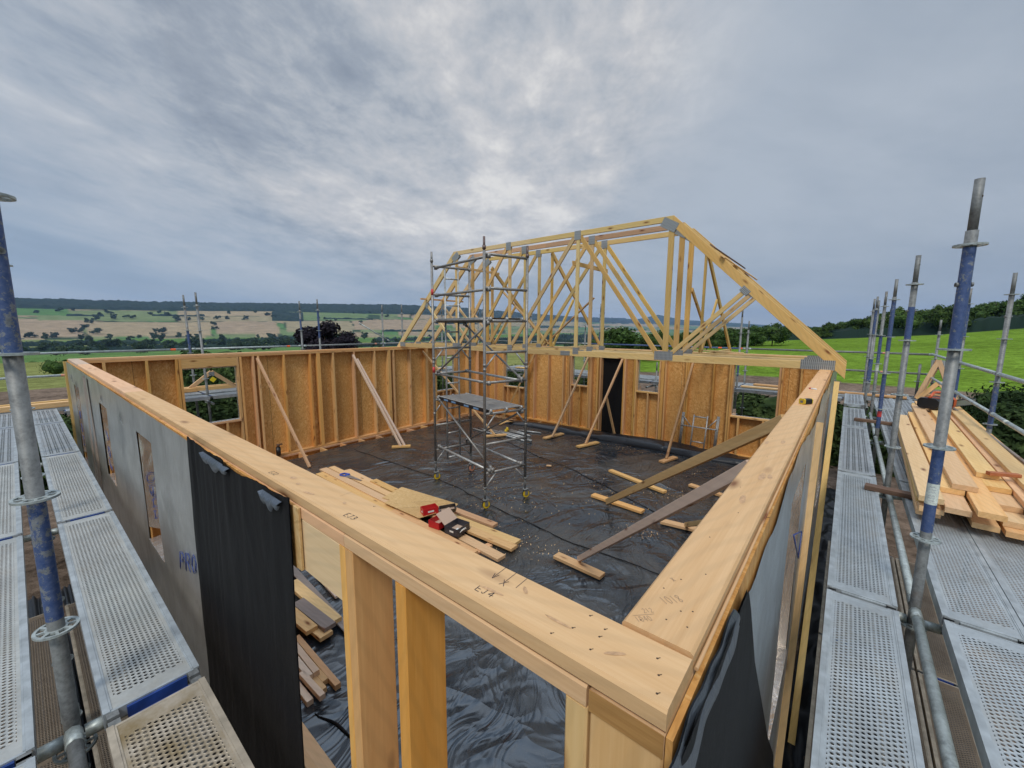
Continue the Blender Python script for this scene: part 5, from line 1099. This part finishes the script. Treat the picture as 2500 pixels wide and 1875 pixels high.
mm = MB(); mm.sm = True; mm.grid(lambda u, v: (9.35+.55*u, 8.50-.22*u+.16*v, .05+.10*math.sin(u*3.1)*(.7+.3*v)), 14, 3); mm.grid(lambda u, v: (9.35+.55*u, 8.50-.22*u+.16*v, .042+.10*math.sin(u*3.1)*(.7+.3*v)), 14, 3)
tag(mm.build('bent_strip', M_FRESHO, None, Matrix.Translation((9.35, 8.5, .05)), world=True), 'bent orange wood strip behind the brace heap', 'strip')
# flask on the sole plate
T = thing('flask', 'small dark bottle standing on the sole plate of the left back wall', 'bottle', (3.32, 10.55, .045)); m_ = MB(); m_.sm = True; m_.tube((3.32, 10.55, .046), (3.32, 10.55, .24), .055, 14); m_.tube((3.32, 10.55, .24), (3.32, 10.55, .27), .055, 14, r1=.03); m_.build('body', M_BLACKP, T, world=True)
m_ = MB(); m_.sm = True; m_.tube((3.32, 10.55, .271), (3.32, 10.55, .33), .035, 12); m_.box(3.33, 10.53, .30, 3.42, 10.57, .325); m_.build('lid', M_OLD, T, world=True)

# yellow and black laser measure plus a stub of tape on the right plate
T = thing('tape_measure', 'yellow and black tape measure lying on the right top plate', 'tape measure', (3.40, .055, H+.0065)); M = WM[T.name] @ Matrix.Rotation(-.65, 4, 'Z') @ Matrix.Scale(.62, 4)
m_ = MB(); m_.prism(.115, .075, .07, .014, Matrix.Translation((-.05, 0, .036))); m_.build('case', M_BLACKP, T, M)
m_ = MB(); m_.prism(.022, .08, .074, .016, Matrix.Translation((-.073, 0, .038))); m_.prism(.012, .078, .072, .014, Matrix.Translation((.055, 0, .037))); m_.build('bumper', M_YEL, T, M)
m_ = MB(); m_.box(-.0745, -.018, .02, -.0735, .018, .05); m_.build('screen', M_GALV, T, M)
T = thing('marker', 'small red and white marker lying beyond the tape measure', 'marker', (4.45, .07, H+.012)); m_ = MB(); m_.sm = True; m_.tube((4.46, .085, H+.012), (4.43, .04, H+.012), .007, 8); m_.build('barrel', M_WHITE, T, world=True); m_ = MB(); m_.sm = True; m_.tube((4.47, .10, H+.012), (4.461, .086, H+.012), .0075, 8); m_.build('cap', M_RED, T, world=True)

# ================================================================== perimeter scaffold
ZK = [1.45+.555*k for k in range(-4, 5)]
def rosette_mb():
    m_ = MB(); n = 48; t_ = .0045
    def ring(r0, r1, holes=None):
        k = len(m_.v)
        for z in (-t_, t_):
            for r in (r0, r1):
                for i in range(n): a = 2*math.pi*i/n; m_.v.append((r*math.cos(a), r*math.sin(a), z))
        for i in range(n):
            j = (i+1) % n; A_, B_, C_, D_ = k, k+n, k+2*n, k+3*n
            m_.face(A_+j, A_+i, B_+i, B_+j); m_.face(C_+i, C_+j, D_+j, D_+i); m_.face(B_+i, D_+i, D_+j, B_+j) if False else m_.face(B_+j, B_+i, D_+i, D_+j)
            m_.face(A_+i, A_+j, C_+j, C_+i)
    ring(.0255, .034); ring(.056, .0665)
    for q in range(8):
        a = math.pi*2*(q+.5)/8; M = Matrix.Rotation(a, 4, 'Z'); w_ = .0045 if q % 2 else .006
        m_.box(.032, -w_, -t_*.96, .058, w_, t_*.96, M)
    return m_
ROS = None
def standard(x, y, zt, label, bands=(), group='upright poles of the perimeter scaffold', detail=True, zmin=-.9, lean=(0, 0), bolt=True, mat=None, ztube=None):
    global ROS
    T = thing('scaffold_pole', label, 'scaffold pole', (x, y, zmin), group)
    f = lambda z: (x+lean[0]*(z-2.6), y+lean[1]*(z-2.6), z)
    ztb = zt-.26 if ztube is None else ztube
    tube('tube', f(zmin), f(ztb), .0258, mat or M_GALV, T, 18)
    tube('spigot', f(ztb+.0005), f(zt), .0205, mat or M_GALV, T, 16)
    m_ = MB(); m_.sm = True; p = Vector(f(zt-.09)); s_ = Vector((-.55, -.83, 0)); 
    m_.tube(p+s_*.0195, p+s_*.0214, .0055, 10); m_.build('pin_hole', M_HOLE, T, world=True)
    for (a, b_, mt) in bands: m_ = MB(); m_.sm = True; m_.tube(f(a), f(b_), .0263, 18, caps=False); m_.build('painted_band', mt, T, world=True)
    for z in ZK:
        if z > zmin+.1 and z < zt-.2:
            if ROS is None: ROS = rosette_mb().mesh('rosette'); ROS.materials.append(M_GALVL)
            o = bpy.data.objects.new('rosette', ROS); COL.objects.link(o); place(o, Matrix.Translation(f(z)) @ Matrix.Rotation(R_(22), 4, 'Z'), T)
    if bolt:
        m_ = MB(); m_.sm = True; c_ = Vector(f(ztb-.28)); d_ = Vector((math.sin(R_(20)), -math.cos(R_(20)), 0)); m_.tube(c_-d_*.036, c_+d_*.036, .008, 10); m_.tube(c_-d_*.036, c_-d_*.026, .0125, 8); m_.tube(c_+d_*.026, c_+d_*.036, .0125, 8); m_.build('bolt', M_GALV, T, world=True)
    return T
BL = M_GALVB; WT = M_PAPER
def reg(x, y, zt, lab, pat=0, **k):
    b_ = {0: [], 1: [(3.12, 3.66, BL), (2.05, 2.55, BL)], 2: [(2.57, 3.10, BL)], 3: [(2.9, 3.66, BL), (1.7, 2.54, BL)], 4: [(3.13, 3.45, BL)], 5: [(1.95, 2.50, BL)]}[pat]
    return standard(x, y, zt, lab, b_, **k)
# right side, inner row
P1 = reg(2.70, -.62, 4.005, 'nearest thick scaffold pole on the right, two blue bands and a white paper label', 1)
m_ = MB(); m_.sm = True; m_.tube((2.70, -.62, 2.22), (2.70, -.62, 2.345), .0269, 18, caps=False); m_.build('paper_label', M_PAPER, P1, world=True)
m_ = MB(); c_ = Vector((2.70, -.62, 0))
dv_ = (Vector((CAM.x, CAM.y, 0))-Vector((2.70, -.62, 0))).normalized(); sd_ = Vector((-dv_.y, dv_.x, 0))
for i, zz_ in enumerate((2.325, 2.31, 2.295, 2.275, 2.26, 2.245)):
    pts = [c_+dv_*.0268+sd_*(-.014+.028*q/6)+Vector((0, 0, zz_+.003*math.sin(q*2.1+i*1.7))) for q in range(7)]; m_.path(pts, .0005, 4)
m_.build('label_writing', M_BLUEINK, P1, world=True)
reg(5.16, -.62, 3.95, 'second pole of the right inner row, plain grey with blue only low down', 4)
T = reg(7.86, -.632, 3.97, 'third pole of the right inner row, bright blue middle and a red band', 3); m_ = MB(); m_.sm = True; m_.tube((7.86, -.632, 1.88), (7.86, -.632, 1.97), .0268, 16, caps=False); m_.build('red_band', M_REDT, T, world=True)
T = reg(10.2, -.637, 3.955, 'fourth pole of the right inner row, blue top and a white sticker low down', 2); m_ = MB(); m_.sm = True; m_.tube((10.2, -.637, 2.42), (10.2, -.637, 2.54), .0268, 16, caps=False); m_.build('white_sticker', M_PAPER, T, world=True)
reg(11.95, -.576, 3.97, 'fifth slim pole of the right inner row, next to the corner pair', 1); reg(12.65, -.63, 3.92, 'grey pole just right of the fifth slim pole at the far corner', 5); reg(13.05, -.56, 3.98, 'leftmost pole of the tight far right cluster', 0)
# right side, outer row
reg(7.42, -1.69, 3.935, 'dark grey pole at the right edge carrying the two guard rails', 5); T = reg(9.88, -1.69, 3.93, 'blue and grey pole behind the nearest thick pole, carrying the rail joint', 1)
reg(4.8, -1.69, 3.9, 'outer pole of the right side just beyond the picture edge', 0); reg(13.05, -1.76, 3.46, 'lower grey corner pole where the guard rails turn', 0, bolt=False); standard(13.05, -1.52, 2.42, 'short stub pole standing on the back rail near the corner', [], bolt=False, zmin=1.6, ztube=2.40)
# back side
reg(11.95, 2.12, 3.80, 'pole behind the right truss slope, taller of the pair there', 5); reg(13.05, 2.13, 3.46, 'shorter grey pole beside the taller one behind the right truss slope', 0, bolt=False)
reg(11.95, 4.35, 2.2, 'stub pole seen in the small window right of the black door', 0, bolt=False, zmin=-.9); reg(11.95, 6.32, 4.03, 'blue banded pole between the long diagonal truss webs', 2); reg(13.05, 7.5, 3.40, 'slim short pole left of the blue banded one behind the webs', 0, bolt=False); reg(11.95, 9.2, 4.0, 'pole behind the middle truss webs', 0)
# left back side
reg(2.160, LA+.60, 3.975, 'right hand pole of the left pair above the back wall, grey and rust brown', 0, lean=(-.02, 0)); reg(2.17, LA+1.69, 3.97, 'left hand pole of the left pair above the back wall with blue middle', 2, lean=(-.02, 0))
reg(4.893, LA+.60, 3.974, 'right hand pole in front of the copper tree, upper half bright blue', 3, lean=(-.01, 0)); reg(4.88, LA+1.69, 3.968, 'left hand pole in front of the copper tree, grey with a blue band', 4, lean=(-.01, 0))
reg(7.661, LA+.60, 3.969, 'slim pole just left of the first truss rafter, right of its pair', 0); reg(7.634, LA+1.69, 3.988, 'slim pole just left of the first truss rafter, left of its pair', 0)
reg(9.385, LA+.6, 3.95, 'slim pole glimpsed through the tower scaffold ladder', 0); reg(11.3, LA+.62, 3.94, 'pole at the far back corner behind the tower scaffold', 0); reg(12.65, LA+1.69, 3.97, 'outermost pole at the far back corner', 0)
# left side row: they line up behind the near pole
L1 = reg(-.603, 2.204, 4.02, 'nearest big scaffold pole at the left edge, grey with mottled blue bands', 1)
for i, y in enumerate((4.85, 7.45, 10.1)): reg(-.603, y, 3.95, ['second', 'third', 'fourth'][i]+' pole of the left row hidden behind the big near one', 0)

def rail(p0, p1, lab, m=M_GALV, tapes=(), r=.0245, cat='guard rail', nm='guard_rail'):
    T = thing(nm, lab, cat, p0, 'scaffold rails and ledgers'); tube('tube', p0, p1, r, m, T, 12); a, b_ = Vector(p0), Vector(p1); d_ = (b_-a).normalized()
    for (f_, w_, mt) in tapes: q = a+(b_-a)*f_; mm_ = MB(); mm_.sm = True; mm_.tube(q-d_*w_, q+d_*w_, r+.0012, 12, caps=False); mm_.build('tape_band', mt, T, world=True)
    for e, s_ in ((a, 1), (b_, -1)):
        mm_ = MB(); mm_.sm = True; mm_.tube(e, e+d_*.085*s_, r+.004, 8); mm_.build('wedge_head', M_GALVL, T, world=True)
    return T
yo, xo, yc = -1.69, 13.05, LA+1.69
for i, (a, b_) in enumerate(((4.8, 7.39), (7.45, 9.85), (9.91, 13.0))):
    nm_ = ['near', 'middle', 'far'][i]
    rail((a, yo, 2.665), (b_, yo, 2.665), nm_+' upper guard rail on the right outer row', M_GALVL); rail((a, yo, 2.145), (b_, yo, 2.145), nm_+' lower guard rail on the right outer row', M_GALVL, [(.75, .05, M_PAPER)] if i == 0 else [])
for z, nm_ in ((2.655, 'upper'), (2.19, 'lower')):
    rail((xo, -1.72, z), (xo, 2.10, z), 'right stretch of the '+nm_+' back guard rail in front of the field', M_GALV, [(.22, .05, M_ORP)]); rail((xo, 2.16, z), (xo, 7.47, z), 'middle stretch of the '+nm_+' back guard rail behind the trusses', M_GALVB if z > 2.5 else M_GALV, [(.02, .05, M_ORT), (.13, .05, M_ORT)]); rail((xo, 7.53, z), (xo, yc, z), 'left stretch of the '+nm_+' back guard rail behind the tower', M_GALV, [(.4, .05, M_ORT)])
    rail((-4.5, yc, z), (2.14, yc, z), 'left stretch of the '+nm_+' rail above the left back wall', M_GALVL, [(.955, .05, M_ORT), (.62, .06, M_ORP)] if z > 2.5 else [(.68, .05, M_ORP)]); rail((2.2, yc, z), (4.85, yc, z), 'second stretch of the '+nm_+' rail above the left back wall', M_GALVL, [(.86, .045, M_ORT)]); rail((4.91, yc, z), (7.6, yc, z), 'third stretch of the '+nm_+' rail above the left back wall', M_GALV, [(.9, .04, M_ORP)]); rail((7.66, yc, z), (12.6, yc, z), 'last stretch of the '+nm_+' rail above the left back wall', M_GALV)
rail((6.75, yc, 3.35), (7.75, yc-.2, 2.75), 'thin diagonal brace rising by the first truss rafter', M_GALVL, r=.018, cat='brace', nm='diagonal_brace')
# the bright blue stretches of the back rail
for (p0, p1, lb) in (((.55, yc, 2.655), (1.1, yc, 2.655), 0), ((3.2, yc, 2.655), (3.9, yc, 2.655), 1), ((xo, 1.4, 2.655), (xo, .25, 2.655), 2)):
    pass
zl = 1.555
for i, (a, b_) in enumerate(((.0, 2.66), (2.74, 5.12), (5.2, 7.82), (7.9, 10.16))): rail((a, -.62, zl), (b_, -.62, zl), ['near', 'second', 'third', 'fourth'][i]+' ledger tube running between the boards on the right side', M_GALVL, cat='ledger', nm='ledger')
for i, (a, b_) in enumerate(((-.4, 2.16), (2.25, 4.81), (4.9, 7.41), (7.5, 10.06))): rail((-.603, a, zl), (-.603, b_, zl), ['near', 'second', 'third', 'fourth'][i]+' ledger tube running between the boards on the left side', M_GALV, cat='ledger', nm='ledger')
for i, x in enumerate((2.70, 5.16, 7.86, 10.2)): rail((x, -.65, 1.47), (x, -1.66, 1.50), ['near', 'second', 'third', 'fourth'][i]+' cross tube under the right boards', M_GALV, cat='transom', nm='transom'); rail((x, -.59, 1.47), (x, -.20, 1.50), ['near', 'second', 'third', 'fourth'][i]+' bracket under the right inner board', M_GALV, cat='bracket', nm='bracket')
for i, y in enumerate((2.204, 4.85, 7.45, 10.1)): rail((-.63, y, 1.50), (-1.66, y, 1.50), ['near', 'second', 'third', 'fourth'][i]+' cross tube under the left boards', M_GALV, cat='transom', nm='transom'); rail((-.57, y, 1.50), (-.20, y, 1.50), ['near', 'second', 'third', 'fourth'][i]+' bracket under the left inner board', M_GALV, cat='bracket', nm='bracket')
for i, x in enumerate((2.16, 4.89, 7.65, 10.3)): rail((x, LA+.15, 1.47), (x, yc-.03, 1.50), ['first', 'second', 'third', 'fourth'][i]+' cross tube under the boards behind the left back wall', M_GALV, cat='transom', nm='transom')
for i, y in enumerate((-.6, 2.12, 4.35, 6.32, 9.2)): rail((LB+.2, y, 1.50), (xo-.03, y, 1.50), ['first', 'second', 'third', 'fourth', 'fifth'][i]+' cross tube from the right under the boards behind the back wall', M_GALV, cat='transom', nm='transom')

DG_ = 'perforated steel scaffold boards'
def deck(p0, p1, label, mat=M_DECK, rim=M_RIM, hook=M_BLUE, z=1.65, group=DG_, dz=0):
    a = Vector((*p0, z)); b_ = Vector((*p1, z)); L = (b_-a).length; M = frame(a, b_, Vector((-(b_-a).y, (b_-a).x, 0)))
    T = thing('scaffold_board', label, 'scaffold board', tuple(a), group)
    m_ = MB(); m_.box(.012, -.138, -.0018, L-.012, .138, 0); o = m_.build('perforated_deck', mat, T, M); o['len'] = L
    m_ = MB()
    for s_ in (-1, 1):
        y0, y1 = sorted((s_*.1382, s_*.160)); m_.box(.0, y0, -.004, L, y1, .0055); y0, y1 = sorted((s_*.154, s_*.160)); m_.box(0, y0, -.068, L, y1, -.0042)
        y0, y1 = sorted((s_*.131, s_*.1378)); m_.box(.012, y0, .0003, L-.012, y1, .003)
    m_.box(0, -.138, -.045, .0118, .138, .001); m_.box(L-.0118, -.138, -.045, L, .138, .001)
    m_.build('rim', rim, T, M)
    for e in (-1, 1):
        m_ = MB(); x0, x1 = (-.013, -.0005) if e < 0 else (L+.0005, L+.013); m_.box(x0, -.11, -.055, x1, .09, -.006); m_.build('end_bar', hook, T, M)
    for e in (-1, 1):
        for s_ in (-1, 1):
            m_ = MB(); x0, x1 = (-.034, -.0002) if e < 0 else (L+.0002, L+.034); y0, y1 = sorted((s_*.115, s_*.152)); m_.box(x0, y0, -.03, x1, y1, -.001); m_.box(x0, y0, -.058, x0+.008 if e < 0 else x1, y1, -.031) if e < 0 else m_.box(x1-.008, y0, -.058, x1, y1, -.031)
            m_.build('end_claw', M_GALV, T, M)
    return T
ORD = ['first', 'second', 'third', 'fourth', 'fifth', 'sixth']
for i, (a, b_) in enumerate(((-.36, 2.405), (2.455, 5.135), (5.185, 7.955), (8.0, 10.1), (10.14, 11.85))): deck((a, -.36), (b_, -.36), ORD[i]+' board of the narrow inner row beside the right wall', M_DECK if i < 2 else M_DECKF, hook=M_RIM, z=1.65+(.07 if i == 4 else 0))
for r_, y in enumerate((-.865, -1.19, -1.515)):
    for i, (a, b_) in enumerate(((-.3, 2.48), (2.53, 5.14), (5.18, 7.96), (8.0, 10.5), (10.54, 13.0))): deck((a, y), (b_, y), ORD[i]+' board of the '+['inner', 'middle', 'outer'][r_]+' line right of the big right pole', M_DECK if i < 2 else M_DECKF, hook=M_BLUE if r_ else M_RIM)
AY = ((-.36, 1.955), (2.03, 4.555), (4.615, 7.165), (7.215, 9.67), (9.72, 11.35))
for i, (a, b_) in enumerate(AY): deck((-.36, a), (-.36, b_), ORD[i]+' board of the inner row beside the left wall'+(', caked with mud' if i == 0 else ''), (M_DECKD, M_DECKW, M_DECKW, M_DECKF, M_DECKF)[i], M_RIMD if i in (0,) else M_RIM, z=1.65-(.01 if i == 0 else 0))
for r_, x in enumerate((-.86, -1.185, -1.51)):
    for i, (a, b_) in enumerate(((-.6, 2.0), (2.05, 4.50), (4.56, 7.11), (7.16, 9.72), (9.77, 11.35))): deck((x, a), (x, b_), ORD[i]+' board of the '+['inner', 'middle', 'outer'][r_]+' line left of the big left pole', M_DECKW if i < 3 else M_DECKF)
for r_, y in enumerate((LA+.27, LA+.86, LA+1.19, LA+1.51)):
    if r_ == 0: yy_ = LA+.28
    for i, (a, b_) in enumerate(((-1.7 if r_ else -.1, 2.10), (2.16, 4.84), (4.90, 7.60), (7.66, 10.25), (10.3, 12.9 if r_ else 11.3))): deck((a, y), (b_, y), ORD[i]+' board of the '+['wall side', 'inner', 'middle', 'outer'][r_]+' line behind the left back wall', M_DECKF)
for r_, x in enumerate((LB+.60, LB+1.20, LB+1.53, LB+1.86)):
    for i, (a, b_) in enumerate(((-.15 if r_ == 0 else -1.65, 2.06), (2.10, 4.30), (4.36, 6.28), (6.34, 9.15), (9.2, 10.6))): deck((x, a), (x, b_), ORD[i]+' board from the right of the '+['wall side', 'inner', 'middle', 'outer'][r_]+' line behind the back wall', M_DECKF)
# lower lift
for i, (a, b_) in enumerate(((-.3, 2.5), (2.55, 5.1), (5.15, 7.9))):
    for q, y in enumerate((-.36, -.86, -1.2)): deck((a, y), (b_, y), ORD[i]+' brown board of the lower lift, '+['wall side', 'middle', 'outer'][q]+' line on the right', M_DECKB, M_RIMD, z=-.35, group='boards of the lower scaffold lift')
for i, (a, b_) in enumerate(((-.3, 2.1), (2.15, 4.7), (4.75, 7.3))):
    for q, x in enumerate((-.36, -.72, -1.06)): deck((x, a), (x, b_), ORD[i]+' brown board of the lower lift, '+['wall side', 'middle', 'outer'][q]+' line on the left', M_DECKB, M_RIMD, z=-.35, group='boards of the lower scaffold lift')

for (x0, x1, y0, y1, lb) in ((-.5, 12.5, -.02, -.66, 'black polythene crumpled in the dark gap below the right wall'), (-.5, 9, -.7, -1.7, 'dark sheet added for the shade under the lower lift on the right'), (-.02, -1.7, -.5, 9.0, 'dark sheet added for the shade under the lower lift on the left')):  # dark sheets stand in for ground shade; polythene lies only below the right wall
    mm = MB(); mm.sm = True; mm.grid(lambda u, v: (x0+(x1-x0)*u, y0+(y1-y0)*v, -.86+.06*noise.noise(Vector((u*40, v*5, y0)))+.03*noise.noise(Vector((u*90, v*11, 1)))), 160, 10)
    o = mm.build('ground_shade_sheet', bpy.data.materials['glossy_black_sheet'], None, Matrix.Translation((x0, y0, -.86)), world=True); tag(o, lb, 'plastic sheet')
# ---------------------------------------------- timber stack on the right deck
GS = 'boards stacked on the right scaffold deck'
rr = random.Random(11); ys = [-.80, -.955, -1.11, -1.265, -1.42, -1.565]
LAYN = ['bottom', 'second', 'third', 'top']; YN = ['inner edge', 'second from the inner edge', 'third from the inner edge', 'fourth from the inner edge', 'fifth from the inner edge', 'outer edge']
front = {0: [4.05, 4.35, 4.0, 3.95, 4.1, 4.6], 1: [4.0, 4.25, 4.3, 4.05, 4.3, 4.4], 2: [4.1, 3.95, 4.45, 4.3, 4.2, 4.5], 3: [3.98, 4.35, 3.85, 4.65, 4.15, 4.3]}
for l in range(4):
    for j, y in enumerate(ys):
        x0 = front[l][j]; x1 = rr.uniform(9.6, 10.8) if j > 1 else rr.uniform(8.2, 8.8); dy = rr.uniform(-.02, .02); z = 1.70+l*.047
        sl = -.030*(1+rr.uniform(-.12, .12)); lying('board', (x0, y+dy*.5), (x1, y+dy*.5+sl*(x1-x0)), .145 if j != 3 else .15, .044, z, rr.choice([M_FRESH, M_FRESH, M_PLATE]), f'{LAYN[l]} layer board of the deck stack, {YN[j]}', 'board', GS)
for (a, b_, w_, lab) in (((4.35, -1.03), (9.3, -1.18), .15, 'pale board lying loose on the stack, inner of the upper pair'), ((4.9, -1.25), (9.8, -1.40), .14, 'pale board lying loose on the stack, middle one'), ((4.2, -1.47), (9.0, -1.615), .14, 'pale board lying loose on the stack, outermost')): lying('board', a, b_, w_, .044, 1.888, M_FRESH, lab, 'board', GS)
lying('board_end', (4.86, -1.24), (4.94, -1.44), .05, .03, 1.934, simple('red_brown_end', (.40, .13, .05), .6, var=.2), 'reddish offcut lying across the stack near its front', 'offcut')
lying('bearer', (4.66, -.42), (4.50, -1.62), .10, .045, 1.655, M_OLD, 'dark bearer sticking out from under the near end of the deck stack', 'bearer', 'bearers under the deck stack')
lying('bearer', (8.6, -.36), (8.4, -1.6), .10, .045, 1.655, M_OLD, 'dark red bearer sticking out from under the middle of the deck stack', 'bearer', 'bearers under the deck stack')
beam('toe_board', (2.6, -1.65, 1.80), (10.6, -1.655, 1.80), .22, .03, M_GREYW, None, side=(0, 0, 1)); tag(bpy.data.objects['toe_board'], 'brown grey toe board along the outer edge of the right deck', 'toe board')
# orange power saw on the stack
T = thing('chain_saw', 'orange and black chain saw resting on the far part of the deck stack', 'saw', (9.1, -1.42, 1.935), rz=-.55); M = WM[T.name] @ Matrix.Diagonal((1.5, 1.5, 1.3, 1))
m_ = MB(); m_.prism(.30, .18, .13, .035, Matrix.Translation((-.22, 0, .075))); m_.build('housing', M_BLACKP, T, M)
for x in (-.13, .06): m_ = MB(); m_.prism(.045, .188, .138, .035, Matrix.Translation((x, 0, .075))); m_.build('orange_panel', M_ORANGE, T, M)
m_ = MB(); m_.sm = True; m_.path([Vector(p) for p in ((-.20, 0, .14), (-.12, 0, .21), (.04, 0, .20), (.09, 0, .13))], .014, 8); m_.build('handle', M_ORANGE, T, M)
m_ = MB(); m_.box(.08, -.07, .03, .52, -.06, .10); m_.build('guide_bar', M_STEEL, T, M)
m_ = MB(); m_.sm = True; m_.path([Vector(p) for p in ((.08, -.065, .025), (.52, -.065, .025), (.56, -.065, .065), (.52, -.065, .105), (.08, -.065, .105))], .007, 6); m_.build('chain', M_BLACKP, T, M)
# prefabricated triangular frames propped at the far right corner
def tri(x, y, rz, s, label, lean=.5, wx=1.0):
    T = thing('gable_frame', label, 'roof frame', (x, y, 1.66), 'small triangular roof frames', rz=rz); T.matrix_basis = T.matrix_basis @ Matrix.Rotation(lean, 4, 'X'); WM[T.name] = T.matrix_basis.copy(); Mw = WM[T.name]
    def sg(n_, a, b_, w_=.09, m=M_FRESH): a = (a[0]*wx, a[1]); b_ = (b_[0]*wx, b_[1]); beam(n_, Mw @ Vector((a[0]*s, 0, a[1]*s)), Mw @ Vector((b_[0]*s, 0, b_[1]*s)), .035, w_, m, T, side=Mw.to_3x3() @ Vector((0, 1, 0)))
    sg('chord', (-.75, .05), (.75, .05)); sg('rafter', (-.85, 0), (0, .72)); sg('rafter', (.85, 0), (0, .72)); 
    m_ = MB(); m_.box(-.09*s, -.0195, .56*s, .09*s, -.018, .72*s); m_.build('nail_plate', M_NAIL, T, Mw); return T
tri(12.55, -1.78, R_(95), 1.25, 'steeply propped triangular frame at the far right corner, nearest', .15, .28); tri(12.75, -1.83, R_(98), 1.2, 'triangular frame leaning behind the nearest one at the corner', .12, .30); tri(12.3, -1.78, R_(80), .6, 'smaller triangular frame low in the corner group', .3, .6)
o = tri(2.45, LA+1.28, 0.0, .62, 'small triangular roof frame standing on the deck in the left window', .12)
lying('timber', (-1.1, LA+.78), (.0, LA+.78), .15, .095, 1.66, M_FRESH, 'stacked beam on the far left deck beside the corner board'); lying('timber', (-1.2, LA+.98), (.1, LA+1.05), .10, .06, 1.70, M_FRESH, 'pale beam behind the stacked one on the far left deck'); lying('timber', (1.2, LA+1.12), (2.1, LA+1.16), .12, .09, 1.66, M_FRESHO, 'orange beam end lying on the deck inside the left window'); lying('timber', (1.9, LA+1.42), (3.0, LA+1.36), .10, .09, 1.66, M_FRESH, 'pale chord lying behind the little triangular frame')
lying('plank', (LB+1.30, -1.3), (LB+1.62, 1.8), .22, .04, 1.66, M_FRESHO, 'wide plank lying on the back deck in front of the field'); lying('plank', (LB+.9, .1), (LB+.95, 2.0), .15, .04, 1.66, M_FRESH, 'plank on the back deck just right of the corner wall')
lying('plank', (LB+.9, 8.2), (LB+1.0, 9.9), .2, .04, 1.66, M_FRESH, 'plank on the deck seen through the window beside the tower')
lying('plank', (8.2, LA+.9), (9.8, LA+1.0), .25, .04, 1.66, M_FRESHO, 'plank on the deck seen through the narrow left corner window')
tri(LB+.95, .62, R_(90), .62, 'rafter end of a roof frame showing in the large right window', .1)
T = thing('scaffold_tag', 'yellow diamond tag hanging from the pole in the left window', 'tag', (2.30, LA+.56, 1.98)); M = WM[T.name] @ Matrix.Rotation(R_(42), 4, 'Y'); m_ = MB(); m_.box(-.05, -.002, -.05, .05, .002, .05); m_.build('plate', M_YTAG, T, M); m_ = MB(); m_.sm = True; m_.path([Vector((0, 0, .06)), Vector((-.02, .01, .11)), Vector((-.07, .03, .14))], .005, 6); m_.build('tie', M_BLACKP, T, WM[T.name])
